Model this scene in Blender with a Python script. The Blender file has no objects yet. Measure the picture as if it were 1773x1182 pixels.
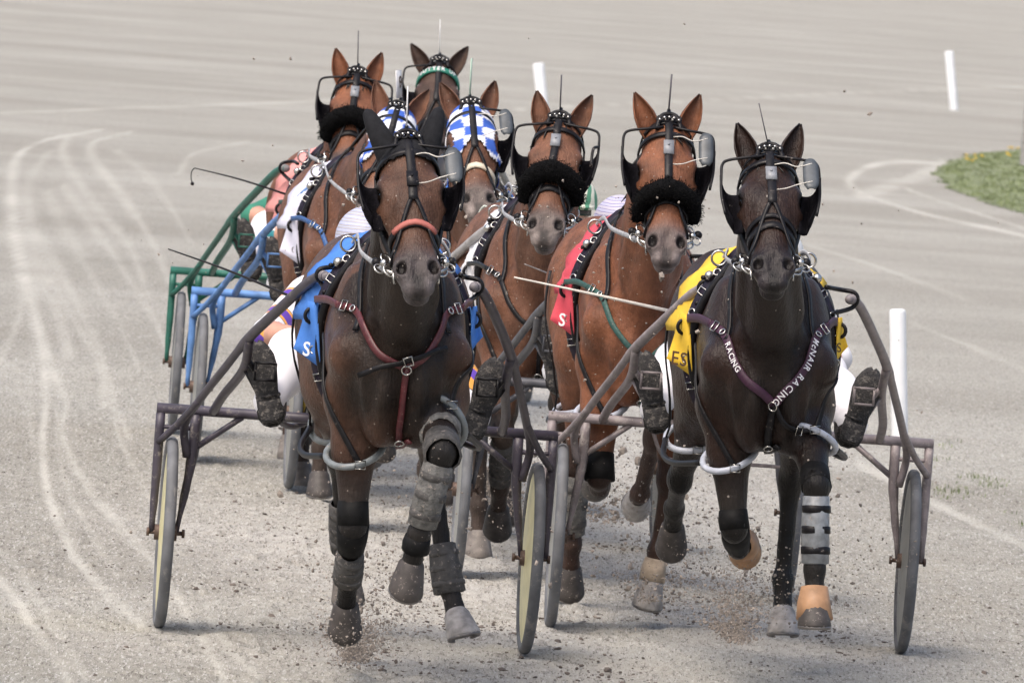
import bpy, math, random
import numpy as np
from mathutils import Vector, Matrix, kdtree
from mathutils.bvhtree import BVHTree

random.seed(7)
RNG = np.random.default_rng(7)
S = bpy.context.scene
COL = S.collection

# ------------------------------------------------------------------ camera
FPX = 17640.0                       # focal length in pixels of the 1773 px wide photograph
CAM_H = 2.65
PITCH = math.atan((591 + 160) / FPX)
ROLL = math.radians(4.3)            # the banked track slopes down to the right; the track plane is z = 0 here
CF = Vector((0, math.cos(PITCH), -math.sin(PITCH)))
_u0 = Vector((0, math.sin(PITCH), math.cos(PITCH)))
_r0 = Vector((1, 0, 0))
CR = _r0 * math.cos(ROLL) + _u0 * math.sin(ROLL)
CU = _u0 * math.cos(ROLL) - _r0 * math.sin(ROLL)
CC = Vector((0, 0, CAM_H))
cam = bpy.data.cameras.new('camera')
cam_ob = bpy.data.objects.new('camera', cam)
COL.objects.link(cam_ob)
m = Matrix((CR, CU, -CF)).transposed().to_4x4()
m.translation = CC
cam_ob.matrix_world = m
cam.sensor_width = 36.0
cam.lens = FPX / 1773 * 36.0
cam.clip_start = 1.0
cam.clip_end = 6000
cam.dof.use_dof = True
cam.dof.focus_distance = 35.0
cam.dof.aperture_fstop = 19.0
S.camera = cam_ob

# ------------------------------------------------------------------ world, sun, exposure
SUN_EL, SUN_AZ = math.radians(58), math.radians(215)     # azimuth clockwise from +Y
W = bpy.data.worlds.new('World')
S.world = W
W.use_nodes = True
_nt = W.node_tree
sky = _nt.nodes.new('ShaderNodeTexSky')
sky.sky_type = 'NISHITA'
sky.sun_disc = False
sky.sun_elevation = SUN_EL
sky.sun_rotation = SUN_AZ
sky.air_density = 1.0
sky.dust_density = 6.0
sky.ozone_density = 0.3
_bg = _nt.nodes['Background']
_bg.inputs['Strength'].default_value = 0.15
_nt.links.new(sky.outputs[0], _bg.inputs[0])
sun = bpy.data.lights.new('sun', 'SUN')
sun.energy = 1.05
sun.angle = math.radians(30)
sun.color = (1.0, 0.965, 0.92)
sun_ob = bpy.data.objects.new('sun', sun)
COL.objects.link(sun_ob)
_sd = Vector((math.sin(SUN_AZ) * math.cos(SUN_EL), math.cos(SUN_AZ) * math.cos(SUN_EL), math.sin(SUN_EL)))
sun_ob.rotation_euler = _sd.to_track_quat('Z', 'Y').to_euler()
S.view_settings.view_transform = 'Standard'
S.view_settings.look = 'None'
S.view_settings.gamma = 1.0
S.view_settings.exposure = 0.68
S.view_settings.use_curve_mapping = False
S.cycles.use_denoising = True


# ------------------------------------------------------------------ photo pixel -> place on the track
def P(px, py, d):
    v = CF + CR * ((px - 886.5) / FPX) - CU * ((py - 591) / FPX)
    return CC + v * (d / v.y)


def G(px, py):
    v = CF + CR * ((px - 886.5) / FPX) - CU * ((py - 591) / FPX)
    return CC + v * (-CC.z / v.z)


# ------------------------------------------------------------------ materials
def lin(h):
    h = h.lstrip('#')
    c = [int(h[i:i + 2], 16) / 255 for i in (0, 2, 4)]
    return tuple(x / 12.92 if x < 0.04045 else ((x + 0.055) / 1.055) ** 2.4 for x in c)


MATS = {}


def mat(name, col, rough=0.6, metal=0.0, spec=0.5, noise=0.0, nscale=40.0, bump=0.0, bscale=200.0, mud=0.0, mudcol=(0.30, 0.26, 0.23), mudscale=60, coat=0.0, sheen=0.0):
    """procedural material: base colour broken up by noise, optional dried-mud spatter and bump"""
    if name in MATS:
        return MATS[name]
    M = bpy.data.materials.new(name)
    M.use_nodes = True
    nt = M.node_tree
    N, L = nt.nodes, nt.links
    b = N['Principled BSDF']
    b.inputs['Roughness'].default_value = rough
    b.inputs['Metallic'].default_value = metal
    b.inputs['Specular IOR Level'].default_value = spec
    b.inputs['Coat Weight'].default_value = coat
    b.inputs['Sheen Weight'].default_value = sheen
    tc = N.new('ShaderNodeTexCoord')
    src = None
    rgb = N.new('ShaderNodeRGB')
    rgb.outputs[0].default_value = (*col, 1)
    src = rgb.outputs[0]
    if noise:
        n = N.new('ShaderNodeTexNoise')
        n.inputs['Scale'].default_value = nscale
        n.inputs['Detail'].default_value = 5
        L.new(tc.outputs['Object'], n.inputs['Vector'])
        r = N.new('ShaderNodeMapRange')
        r.inputs[1].default_value, r.inputs[2].default_value = 0.3, 0.7
        r.inputs[3].default_value, r.inputs[4].default_value = 1 - noise, 1 + noise
        L.new(n.outputs['Fac'], r.inputs[0])
        mx = N.new('ShaderNodeMix')
        mx.data_type = 'RGBA'
        mx.blend_type = 'MULTIPLY'
        mx.inputs[0].default_value = 1
        L.new(src, mx.inputs[6])
        cb = N.new('ShaderNodeCombineColor')
        for i in range(3):
            L.new(r.outputs[0], cb.inputs[i])
        L.new(cb.outputs[0], mx.inputs[7])
        src = mx.outputs[2]
    if mud:
        n = N.new('ShaderNodeTexNoise')
        n.inputs['Scale'].default_value = mudscale
        n.inputs['Detail'].default_value = 6
        n.inputs['Roughness'].default_value = 0.75
        L.new(tc.outputs['Object'], n.inputs['Vector'])
        r = N.new('ShaderNodeMapRange')
        r.inputs[1].default_value, r.inputs[2].default_value = 0.68 - mud * 0.3, 0.74 - mud * 0.24
        L.new(n.outputs['Fac'], r.inputs[0])
        mx = N.new('ShaderNodeMix')
        mx.data_type = 'RGBA'
        L.new(r.outputs[0], mx.inputs[0])
        L.new(src, mx.inputs[6])
        mx.inputs[7].default_value = (*mudcol, 1)
        src = mx.outputs[2]
        ro = N.new('ShaderNodeMapRange')
        ro.inputs[3].default_value, ro.inputs[4].default_value = rough, 0.95
        L.new(r.outputs[0], ro.inputs[0])
        L.new(ro.outputs[0], b.inputs['Roughness'])
    L.new(src, b.inputs['Base Color'])
    if bump:
        n = N.new('ShaderNodeTexNoise')
        n.inputs['Scale'].default_value = bscale
        n.inputs['Detail'].default_value = 4
        L.new(tc.outputs['Object'], n.inputs['Vector'])
        bp = N.new('ShaderNodeBump')
        bp.inputs['Strength'].default_value = bump
        bp.inputs['Distance'].default_value = 0.01
        L.new(n.outputs['Fac'], bp.inputs['Height'])
        L.new(bp.outputs[0], b.inputs['Normal'])
    MATS[name] = M
    return M


def coat_mat(name, rough=0.5, fleck=0.5, spec=0.25):
    """horse coat: colour attribute, fine hair noise, sand flecks, satin sheen"""
    if name in MATS:
        return MATS[name]
    M = bpy.data.materials.new(name)
    M.use_nodes = True
    nt = M.node_tree
    N, L = nt.nodes, nt.links
    b = N['Principled BSDF']
    b.inputs['Roughness'].default_value = rough
    b.inputs['Specular IOR Level'].default_value = spec
    at = N.new('ShaderNodeAttribute')
    at.attribute_name = 'Col'
    tc = N.new('ShaderNodeTexCoord')
    n = N.new('ShaderNodeTexNoise')
    n.inputs['Scale'].default_value = 9
    n.inputs['Detail'].default_value = 8
    n.inputs['Roughness'].default_value = 0.7
    L.new(tc.outputs['Object'], n.inputs['Vector'])
    r = N.new('ShaderNodeMapRange')
    r.inputs[1].default_value, r.inputs[2].default_value = 0.3, 0.7
    r.inputs[3].default_value, r.inputs[4].default_value = 0.48, 1.6
    L.new(n.outputs['Fac'], r.inputs[0])
    vm = N.new('ShaderNodeVectorMath')
    vm.operation = 'SCALE'
    L.new(at.outputs['Color'], vm.inputs[0])
    L.new(r.outputs[0], vm.inputs['Scale'])
    # flecks of sand thrown up on the coat
    v = N.new('ShaderNodeTexVoronoi')
    v.inputs['Scale'].default_value = 42
    L.new(tc.outputs['Object'], v.inputs['Vector'])
    lt = N.new('ShaderNodeMath')
    lt.operation = 'LESS_THAN'
    lt.inputs[1].default_value = 0.11
    L.new(v.outputs['Distance'], lt.inputs[0])
    cs = N.new('ShaderNodeSeparateColor')
    L.new(v.outputs['Color'], cs.inputs[0])
    gt = N.new('ShaderNodeMath')
    gt.operation = 'LESS_THAN'
    gt.inputs[1].default_value = fleck
    L.new(cs.outputs[0], gt.inputs[0])
    mu = N.new('ShaderNodeMath')
    mu.operation = 'MULTIPLY'
    L.new(lt.outputs[0], mu.inputs[0])
    L.new(gt.outputs[0], mu.inputs[1])
    mu2 = N.new('ShaderNodeMath')
    mu2.operation = 'MULTIPLY'
    L.new(mu.outputs[0], mu2.inputs[0])
    mu2.inputs[1].default_value = 0.65
    # dusty film
    n2 = N.new('ShaderNodeTexNoise')
    n2.inputs['Scale'].default_value = 3.2
    n2.inputs['Detail'].default_value = 6
    L.new(tc.outputs['Object'], n2.inputs['Vector'])
    r2 = N.new('ShaderNodeMapRange')
    r2.inputs[1].default_value, r2.inputs[2].default_value = 0.45, 0.75
    r2.inputs[3].default_value, r2.inputs[4].default_value = 0.0, 0.05
    L.new(n2.outputs['Fac'], r2.inputs[0])
    ad = N.new('ShaderNodeMath')
    ad.operation = 'MAXIMUM'
    L.new(mu2.outputs[0], ad.inputs[0])
    L.new(r2.outputs[0], ad.inputs[1])
    mx = N.new('ShaderNodeMix')
    mx.data_type = 'RGBA'
    L.new(ad.outputs[0], mx.inputs[0])
    L.new(vm.outputs[0], mx.inputs[6])
    mx.inputs[7].default_value = (0.36, 0.31, 0.27, 1)
    L.new(mx.outputs[2], b.inputs['Base Color'])
    n3 = N.new('ShaderNodeTexNoise')
    n3.inputs['Scale'].default_value = 26
    n3.inputs['Detail'].default_value = 7
    n3.inputs['Roughness'].default_value = 0.7
    L.new(tc.outputs['Object'], n3.inputs['Vector'])
    bp = N.new('ShaderNodeBump')
    bp.inputs['Strength'].default_value = 0.6
    bp.inputs['Distance'].default_value = 0.012
    n6 = N.new('ShaderNodeTexNoise')          # lie of the hair
    n6.inputs['Scale'].default_value = 1.0
    n6.inputs['Detail'].default_value = 3
    mp6 = N.new('ShaderNodeMapping')
    mp6.inputs['Scale'].default_value = (170, 60, 28)
    L.new(tc.outputs['Object'], mp6.inputs[0])
    L.new(mp6.outputs[0], n6.inputs['Vector'])
    ad6 = N.new('ShaderNodeMath')
    ad6.operation = 'MULTIPLY_ADD'
    ad6.inputs[1].default_value = 0.55
    L.new(n6.outputs['Fac'], ad6.inputs[0])
    L.new(n3.outputs['Fac'], ad6.inputs[2])
    L.new(ad6.outputs[0], bp.inputs['Height'])
    n5 = N.new('ShaderNodeTexNoise')          # veins and muscle ripple
    n5.noise_type = 'RIDGED_MULTIFRACTAL'
    n5.inputs['Scale'].default_value = 4.5
    n5.inputs['Detail'].default_value = 2
    mp5 = N.new('ShaderNodeMapping')
    mp5.inputs['Scale'].default_value = (1.6, 1.0, 0.7)
    L.new(tc.outputs['Object'], mp5.inputs[0])
    L.new(mp5.outputs[0], n5.inputs['Vector'])
    bp5 = N.new('ShaderNodeBump')
    bp5.inputs['Strength'].default_value = 0.75
    bp5.inputs['Distance'].default_value = 0.018
    L.new(n5.outputs['Fac'], bp5.inputs['Height'])
    L.new(bp.outputs[0], bp5.inputs['Normal'])
    L.new(bp5.outputs[0], b.inputs['Normal'])
    r4 = N.new('ShaderNodeMapRange')
    r4.inputs[3].default_value, r4.inputs[4].default_value = rough - 0.15, rough + 0.2
    L.new(n2.outputs['Fac'], r4.inputs[0])
    L.new(r4.outputs[0], b.inputs['Roughness'])
    MATS[name] = M
    return M


def attr_mat(name, rough=0.8):
    """cloth or sheet coloured by its own colour attribute"""
    if name in MATS:
        return MATS[name]
    M = bpy.data.materials.new(name)
    M.use_nodes = True
    nt = M.node_tree
    b = nt.nodes['Principled BSDF']
    b.inputs['Roughness'].default_value = rough
    at = nt.nodes.new('ShaderNodeAttribute')
    at.attribute_name = 'Col'
    nt.links.new(at.outputs['Color'], b.inputs['Base Color'])
    MATS[name] = M
    return M


BLACK = mat('black_leather', (0.008, 0.0075, 0.009), 0.42, spec=0.22, noise=0.4, nscale=60, mud=0.18)
BLACKF = mat('black_fleece', (0.0045, 0.0045, 0.005), 1.0, spec=0.1, noise=0.5, nscale=90, bump=1.0, bscale=180)
BLACKC = mat('black_cloth', (0.014, 0.0145, 0.017), 0.9, spec=0.15, noise=0.25, nscale=50, bump=0.3, bscale=300)
STUD = mat('studded_strap', (0.014, 0.010, 0.020), 0.38, spec=0.25, noise=0.4, nscale=90, mud=0.15)
MAROON = mat('maroon_leather', (0.075, 0.012, 0.016), 0.45, noise=0.3, nscale=60, mud=0.2)
PURPLE = mat('purple_webbing', (0.040, 0.010, 0.030), 0.6, noise=0.25, nscale=80)
GREENS = mat('green_webbing', (0.02, 0.07, 0.06), 0.6, noise=0.3, nscale=80, mud=0.2)
BLUES = mat('blue_webbing', (0.03, 0.09, 0.25), 0.6, noise=0.3, nscale=80)
GREYP = mat('grey_plastic', (0.20, 0.21, 0.23), 0.45, noise=0.2, nscale=40, mud=0.2)
HOBBLE = mat('pale_hobble_plastic', (0.42, 0.45, 0.52), 0.35, noise=0.15, nscale=40, mud=0.25)
HOBBLEG = mat('grey_hobble_plastic', (0.16, 0.18, 0.19), 0.4, noise=0.2, nscale=40, mud=0.3)
CHROME = mat('chrome', (0.50, 0.49, 0.47), 0.25, metal=1.0, noise=0.2, nscale=90)
BRASS = mat('brass', (0.62, 0.5, 0.26), 0.3, metal=1.0, noise=0.2, nscale=90)
WIRE = mat('pale_wire', (0.5, 0.48, 0.44), 0.4, noise=0.2)
REIN = mat('pale_rein', (0.34, 0.35, 0.37), 0.6, noise=0.3, nscale=60, mud=0.2)
RUBBER = mat('tyre_rubber', (0.11, 0.115, 0.125), 0.7, noise=0.5, nscale=7, mud=0.4, mudcol=(0.21, 0.205, 0.20), mudscale=12)
DISCY = mat('cream_wheel_disc', (0.62, 0.58, 0.34), 0.45, noise=0.15, nscale=15, mud=0.2)
DISCG = mat('grey_wheel_disc', (0.26, 0.265, 0.25), 0.45, noise=0.15, nscale=15, mud=0.3)
EYE = mat('eye_gloss', (0.006, 0.004, 0.003), 0.06, spec=0.8, noise=0.1)
HAIR = mat('black_hair', (0.010, 0.008, 0.007), 0.5, noise=0.4, nscale=60)
SKIN = mat('skin', (0.48, 0.26, 0.19), 0.5, noise=0.12, nscale=30)
WHITEC = mat('white_cloth', (0.72, 0.71, 0.74), 0.85, noise=0.12, nscale=14, bump=0.5, bscale=22, mud=0.1)
LETTERW = mat('white_lettering', (0.75, 0.74, 0.76), 0.7, noise=0.1)
LETTERD = mat('brown_lettering', (0.07, 0.035, 0.015), 0.7, noise=0.1)
BOOT = mat('muddy_black_boot', (0.014, 0.013, 0.013), 0.6, spec=0.25, noise=0.4, nscale=60, mud=0.42, mudcol=(0.14, 0.125, 0.115), mudscale=70, bump=0.4, bscale=120)
SOLE = mat('muddy_boot_sole', (0.022, 0.021, 0.022), 0.8, noise=0.4, nscale=60, mud=0.5, mudcol=(0.13, 0.12, 0.11), mudscale=55, bump=0.6, bscale=150)


# ------------------------------------------------------------------ mesh helpers
class MB:
    """collects shapes; build() links them as ONE mesh object"""

    def __init__(s):
        s.v, s.f = [], []

    def add(s, vs, fs):
        o = len(s.v)
        s.v += [tuple(v) for v in vs]
        s.f += [tuple(i + o for i in f) for f in fs]
        return s

    def box(s, c, size, M=None):
        hx, hy, hz = size[0] / 2, size[1] / 2, size[2] / 2
        vs = [Vector((x * hx, y * hy, z * hz)) for x in (-1, 1) for y in (-1, 1) for z in (-1, 1)]
        c = Vector(c)
        vs = [(M @ v if M else v) + c for v in vs]
        return s.add(vs, [(0, 1, 3, 2), (4, 6, 7, 5), (0, 4, 5, 1), (2, 3, 7, 6), (0, 2, 6, 4), (1, 5, 7, 3)])

    def tube(s, pts, r, n=8, closed=False, flat=None):
        """round (or flattened) tube along a path; r is a number or a list"""
        pts = [Vector(p) for p in pts]
        m_ = len(pts)
        rs = r if isinstance(r, (list, tuple)) else [r] * m_
        tang = []
        for i in range(m_):
            if closed:
                t = pts[(i + 1) % m_] - pts[i - 1]
            else:
                t = pts[min(i + 1, m_ - 1)] - pts[max(i - 1, 0)]
            tang.append(t.normalized() if t.length > 1e-9 else Vector((0, 0, 1)))
        up = Vector((0, 0, 1)) if abs(tang[0].z) < 0.9 else Vector((0, 1, 0))
        nrm = (up - tang[0] * up.dot(tang[0])).normalized()
        vs, fs = [], []
        for i in range(m_):
            t = tang[i]
            nrm = (nrm - t * nrm.dot(t))
            nrm = nrm.normalized() if nrm.length > 1e-6 else t.orthogonal().normalized()
            b = t.cross(nrm)
            for k in range(n):
                a = 2 * math.pi * k / n
                f1, f2 = (flat if flat else (1, 1))
                vs.append(pts[i] + (nrm * math.cos(a) * f1 + b * math.sin(a) * f2) * rs[i])
        for i in range(m_ if closed else m_ - 1):
            j = (i + 1) % m_
            for k in range(n):
                k2 = (k + 1) % n
                fs.append((i * n + k, i * n + k2, j * n + k2, j * n + k))
        if not closed:
            fs.append(tuple(range(n - 1, -1, -1)))
            fs.append(tuple((m_ - 1) * n + k for k in range(n)))
        return s.add(vs, fs)

    def ring(s, c, axis, R, r, n=14, m_=6):
        a = Vector(axis).normalized()
        u = a.orthogonal().normalized()
        w = a.cross(u)
        c = Vector(c)
        return s.tube([c + (u * math.cos(t) + w * math.sin(t)) * R for t in [2 * math.pi * i / n for i in range(n)]], r, m_, True)

    def ball(s, c, r, seg=8, rings=6, rough=0.0):
        c = Vector(c)
        rx = r if isinstance(r, (tuple, list)) else (r, r, r)
        vs, fs = [], []
        for i in range(rings + 1):
            th = math.pi * i / rings
            for k in range(seg):
                a = 2 * math.pi * k / seg
                q = 1 + (random.uniform(-rough, rough) if rough and 0 < i < rings else 0)
                vs.append(c + Vector((rx[0] * math.sin(th) * math.cos(a), rx[1] * math.sin(th) * math.sin(a), rx[2] * math.cos(th))) * q)
        for i in range(rings):
            for k in range(seg):
                k2 = (k + 1) % seg
                fs.append((i * seg + k, (i + 1) * seg + k, (i + 1) * seg + k2, i * seg + k2))
        return s.add(vs, fs)

    def ribbon(s, pts, nrms, width, thick):
        """flat strap along pts whose face looks along nrms"""
        vs, fs = [], []
        m_ = len(pts)
        ws = width if isinstance(width, (list, tuple)) else [width] * m_
        for i in range(m_):
            t = (pts[min(i + 1, m_ - 1)] - pts[max(i - 1, 0)]).normalized()
            nn = nrms[i]
            w = t.cross(nn)
            w = w.normalized() if w.length > 1e-6 else t.orthogonal().normalized()
            nn = w.cross(t).normalized()
            for a, b in ((-1, 0), (-0.85, 1), (0.85, 1), (1, 0), (0.85, -0.6), (-0.85, -0.6)):
                vs.append(pts[i] + w * (a * ws[i] / 2) + nn * (b * thick))
        for i in range(m_ - 1):
            for k in range(6):
                k2 = (k + 1) % 6
                fs.append((i * 6 + k, i * 6 + k2, (i + 1) * 6 + k2, (i + 1) * 6 + k))
        fs.append((5, 4, 3, 2, 1, 0))
        o = (m_ - 1) * 6
        fs.append(tuple(o + k for k in range(6)))
        return s.add(vs, fs)

    def grid(s, rows, thick=0.0):
        """sheet from rows of points, given a real thickness along its normals"""
        nr, nc = len(rows), len(rows[0])
        P0 = [[Vector(p) for p in r] for r in rows]
        top = []
        for i in range(nr):
            for j in range(nc):
                du = P0[min(i + 1, nr - 1)][j] - P0[max(i - 1, 0)][j]
                dv = P0[i][min(j + 1, nc - 1)] - P0[i][max(j - 1, 0)]
                n_ = du.cross(dv)
                n_ = n_.normalized() if n_.length > 1e-9 else Vector((0, 0, 1))
                top.append(P0[i][j] + n_ * thick)
        base = [p for r in P0 for p in r]
        N_ = nr * nc
        fs = []
        for i in range(nr - 1):
            for j in range(nc - 1):
                a, b, c, d = i * nc + j, i * nc + j + 1, (i + 1) * nc + j + 1, (i + 1) * nc + j
                fs.append((N_ + a, N_ + d, N_ + c, N_ + b))
                fs.append((a, b, c, d))
        for j in range(nc - 1):
            fs.append((j, N_ + j, N_ + j + 1, j + 1))
            q = (nr - 1) * nc
            fs.append((q + j + 1, N_ + q + j + 1, N_ + q + j, q + j))
        for i in range(nr - 1):
            fs.append(((i + 1) * nc, N_ + (i + 1) * nc, N_ + i * nc, i * nc))
            q = nc - 1
            fs.append((i * nc + q, N_ + i * nc + q, N_ + (i + 1) * nc + q, (i + 1) * nc + q))
        return s.add(base + top, fs)

    def build(s, name, material, parent=None, smooth=True):
        me = bpy.data.meshes.new(name)
        me.from_pydata(s.v, [], s.f)
        if smooth:
            me.polygons.foreach_set('use_smooth', [True] * len(me.polygons))
        me.materials.append(material)
        return link(name, me, parent)


def link(name, me, parent=None):
    o = bpy.data.objects.new(name, me)
    COL.objects.link(o)
    o.parent = parent
    return o


def thing(name, label, cat, M=None, group=None):
    o = bpy.data.objects.new(name, None)
    COL.objects.link(o)
    o.empty_display_size = 0.2
    if M is not None:
        o.matrix_world = M
    o['label'] = label
    o['category'] = cat
    if group:
        o['group'] = group
    return o


def tag(o, label, cat, group=None, kind=None):
    o['label'] = label
    o['category'] = cat
    if group:
        o['group'] = group
    if kind:
        o['kind'] = kind
    return o


def mesh_np(name, V, F, material, parent=None, col=None, midx=None):
    """mesh from arrays, F all quads"""
    me = bpy.data.meshes.new(name)
    nv, nf = len(V), len(F)
    k = F.shape[1]
    me.vertices.add(nv)
    me.vertices.foreach_set('co', np.ascontiguousarray(V, dtype=np.float32).ravel())
    me.loops.add(nf * k)
    me.loops.foreach_set('vertex_index', np.ascontiguousarray(F, dtype=np.int32).ravel())
    me.polygons.add(nf)
    me.polygons.foreach_set('loop_start', np.arange(0, nf * k, k, dtype=np.int32))
    me.polygons.foreach_set('use_smooth', np.ones(nf, dtype=bool))
    for m_ in (material if isinstance(material, (list, tuple)) else [material]):
        me.materials.append(m_)
    if midx is not None:
        me.polygons.foreach_set('material_index', np.ascontiguousarray(midx, dtype=np.int32))
    if col is not None:
        a = me.attributes.new('Col', 'FLOAT_COLOR', 'POINT')
        a.data.foreach_set('color', np.concatenate([col, np.ones((nv, 1))], 1).astype(np.float32).ravel())
    me.update(calc_edges=True)
    me.validate()
    return link(name, me, parent)


def crom(pts, n=6):
    """Catmull-Rom through the points"""
    pts = [Vector(p) for p in pts]
    if len(pts) < 3:
        return [pts[0].lerp(pts[-1], i / n) for i in range(n + 1)]
    q = [pts[0] * 2 - pts[1]] + pts + [pts[-1] * 2 - pts[-2]]
    out = []
    for i in range(1, len(q) - 2):
        for k in range(n):
            t = k / n
            a, b, c, d = q[i - 1], q[i], q[i + 1], q[i + 2]
            out.append(0.5 * ((2 * b) + (c - a) * t + (2 * a - 5 * b + 4 * c - d) * t * t + (3 * b - a - 3 * c + d) * t ** 3))
    out.append(pts[-1])
    return out


# ------------------------------------------------------------------ smooth-union solid -> one continuous skin
def axis_steps(segs):
    """segs: (start, end, step) runs joined to one rising axis"""
    out = [segs[0][0]]
    for a, b, st in segs:
        n = max(1, int(round((b - a) / st)))
        out += list(a + (b - a) * (np.arange(1, n + 1) / n))
    return np.array(out, dtype=np.float32)


class Solid:
    def __init__(s, xs, ys, zs):
        s.xs, s.ys, s.zs = xs, ys, zs
        s.D = np.full((len(xs), len(ys), len(zs)), 0.5, np.float32)

    def _sub(s, lo, hi):
        sl = []
        for ax, a, b in zip((s.xs, s.ys, s.zs), lo, hi):
            i = max(0, np.searchsorted(ax, a) - 1)
            j = min(len(ax), np.searchsorted(ax, b) + 1)
            sl.append(slice(i, max(j, i + 1)))
        X = s.xs[sl[0]][:, None, None]
        Y = s.ys[sl[1]][None, :, None]
        Z = s.zs[sl[2]][None, None, :]
        return tuple(sl), X, Y, Z

    def _put(s, sl, d, k, cut):
        A = s.D[sl]
        if cut:
            d = -d
            h = np.maximum(k - np.abs(A - d), 0) / k
            s.D[sl] = np.maximum(A, d) + h * h * k * 0.25
        else:
            h = np.maximum(k - np.abs(A - d), 0) / k
            s.D[sl] = np.minimum(A, d) - h * h * k * 0.25

    def cone(s, a, b, ra, rb, k=0.04, sx=1.0, cut=False):
        R = max(ra, rb) * max(1, sx) + k + 0.03
        lo = [min(p, q) - R for p, q in zip(a, b)]
        hi = [max(p, q) + R for p, q in zip(a, b)]
        sl, X, Y, Z = s._sub(lo, hi)
        X = X / sx
        ax, bx = a[0] / sx, b[0] / sx
        bx_, by_, bz_ = bx - ax, b[1] - a[1], b[2] - a[2]
        L2 = bx_ * bx_ + by_ * by_ + bz_ * bz_ + 1e-12
        t = np.clip(((X - ax) * bx_ + (Y - a[1]) * by_ + (Z - a[2]) * bz_) / L2, 0, 1)
        d = np.sqrt((X - ax - t * bx_) ** 2 + (Y - a[1] - t * by_) ** 2 + (Z - a[2] - t * bz_) ** 2) - (ra + (rb - ra) * t)
        s._put(sl, (d * min(1, sx)).astype(np.float32), k, cut)
        return s

    def ell(s, c, r, k=0.04, rot=None, cut=False):
        R = max(r) + k + 0.03
        sl, X, Y, Z = s._sub([q - R for q in c], [q + R for q in c])
        X, Y, Z = X - c[0], Y - c[1], Z - c[2]
        if rot is not None:            # rows of rot are the ellipsoid's own axes
            X, Y, Z = (rot[0][0] * X + rot[0][1] * Y + rot[0][2] * Z, rot[1][0] * X + rot[1][1] * Y + rot[1][2] * Z, rot[2][0] * X + rot[2][1] * Y + rot[2][2] * Z)
        k0 = np.sqrt((X / r[0]) ** 2 + (Y / r[1]) ** 2 + (Z / r[2]) ** 2)
        k1 = np.sqrt((X / r[0] ** 2) ** 2 + (Y / r[1] ** 2) ** 2 + (Z / r[2] ** 2) ** 2) + 1e-6
        d = k0 * (k0 - 1) / k1
        s._put(sl, d.astype(np.float32), k, cut)
        return s

    def skin(s, smooth=2):
        D, xs, ys, zs = s.D, s.xs, s.ys, s.zs
        ins = D < 0
        c = ins[:-1, :-1, :-1].astype(np.int8)
        tot = np.zeros_like(c)
        for i in (0, 1):
            for j in (0, 1):
                for k in (0, 1):
                    tot += ins[i:ins.shape[0] - 1 + i, j:ins.shape[1] - 1 + j, k:ins.shape[2] - 1 + k]
        act = (tot > 0) & (tot < 8)
        I, J, K = np.nonzero(act)
        idx = np.full(act.shape, -1, np.int32)
        idx[I, J, K] = np.arange(len(I))
        acc = np.zeros((len(I), 3))
        cnt = np.zeros(len(I))
        for ax in range(3):
            for p in (0, 1):
                for q in (0, 1):
                    o = [0, 0, 0]
                    oth = [a for a in range(3) if a != ax]
                    o[oth[0]], o[oth[1]] = p, q
                    o2 = list(o)
                    o2[ax] = 1
                    d0 = D[I + o[0], J + o[1], K + o[2]]
                    d1 = D[I + o2[0], J + o2[1], K + o2[2]]
                    m_ = (d0 < 0) != (d1 < 0)
                    t = np.where(m_, d0 / np.where(m_, d0 - d1, 1), 0)
                    p0 = np.stack([xs[I + o[0]], ys[J + o[1]], zs[K + o[2]]], 1)
                    p1 = np.stack([xs[I + o2[0]], ys[J + o2[1]], zs[K + o2[2]]], 1)
                    acc += np.where(m_[:, None], p0 + (p1 - p0) * t[:, None], 0)
                    cnt += m_
        V = acc / cnt[:, None]
        Fs = []
        for ax in range(3):
            a0 = [slice(None)] * 3
            a1 = [slice(None)] * 3
            a0[ax], a1[ax] = slice(0, -1), slice(1, None)
            A, B = ins[tuple(a0)], ins[tuple(a1)]
            ch = A != B
            e = np.argwhere(ch)
            oth = [a for a in range(3) if a != ax]
            ok = (e[:, oth[0]] > 0) & (e[:, oth[1]] > 0) & (e[:, oth[0]] < act.shape[oth[0]]) & (e[:, oth[1]] < act.shape[oth[1]])
            e = e[ok]
            inside_first = A[tuple(e.T)]
            quad = []
            for du, dv in ((-1, -1), (0, -1), (0, 0), (-1, 0)):
                q = e.copy()
                q[:, oth[0]] += du
                q[:, oth[1]] += dv
                quad.append(idx[tuple(q.T)])
            quad = np.stack(quad, 1)
            flip = inside_first if ax != 1 else ~inside_first
            quad[~flip] = quad[~flip][:, ::-1]
            Fs.append(quad)
        F = np.concatenate(Fs)
        F = F[(F >= 0).all(1)]
        for _ in range(smooth):
            E_ = np.concatenate([F[:, [0, 1]], F[:, [1, 2]], F[:, [2, 3]], F[:, [3, 0]]])
            sm = np.zeros_like(V)
            n_ = np.zeros(len(V))
            for c_ in range(3):
                sm[:, c_] = np.bincount(E_[:, 0], V[E_[:, 1], c_], len(V)) + np.bincount(E_[:, 1], V[E_[:, 0], c_], len(V))
            n_ = np.bincount(E_[:, 0], minlength=len(V)) + np.bincount(E_[:, 1], minlength=len(V))
            V = V * 0.5 + 0.5 * sm / np.maximum(n_, 1)[:, None]
        return V, F


def sstep(a, b, x):
    t = np.clip((x - a) / (b - a), 0, 1)
    return t * t * (3 - 2 * t)


def seg_dist(V, a, b):
    a, b = np.array(a), np.array(b)
    ba = b - a
    t = np.clip((V - a) @ ba / (ba @ ba), 0, 1)
    return np.linalg.norm(V - a - t[:, None] * ba, axis=1), t


_GLY = {}


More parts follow.
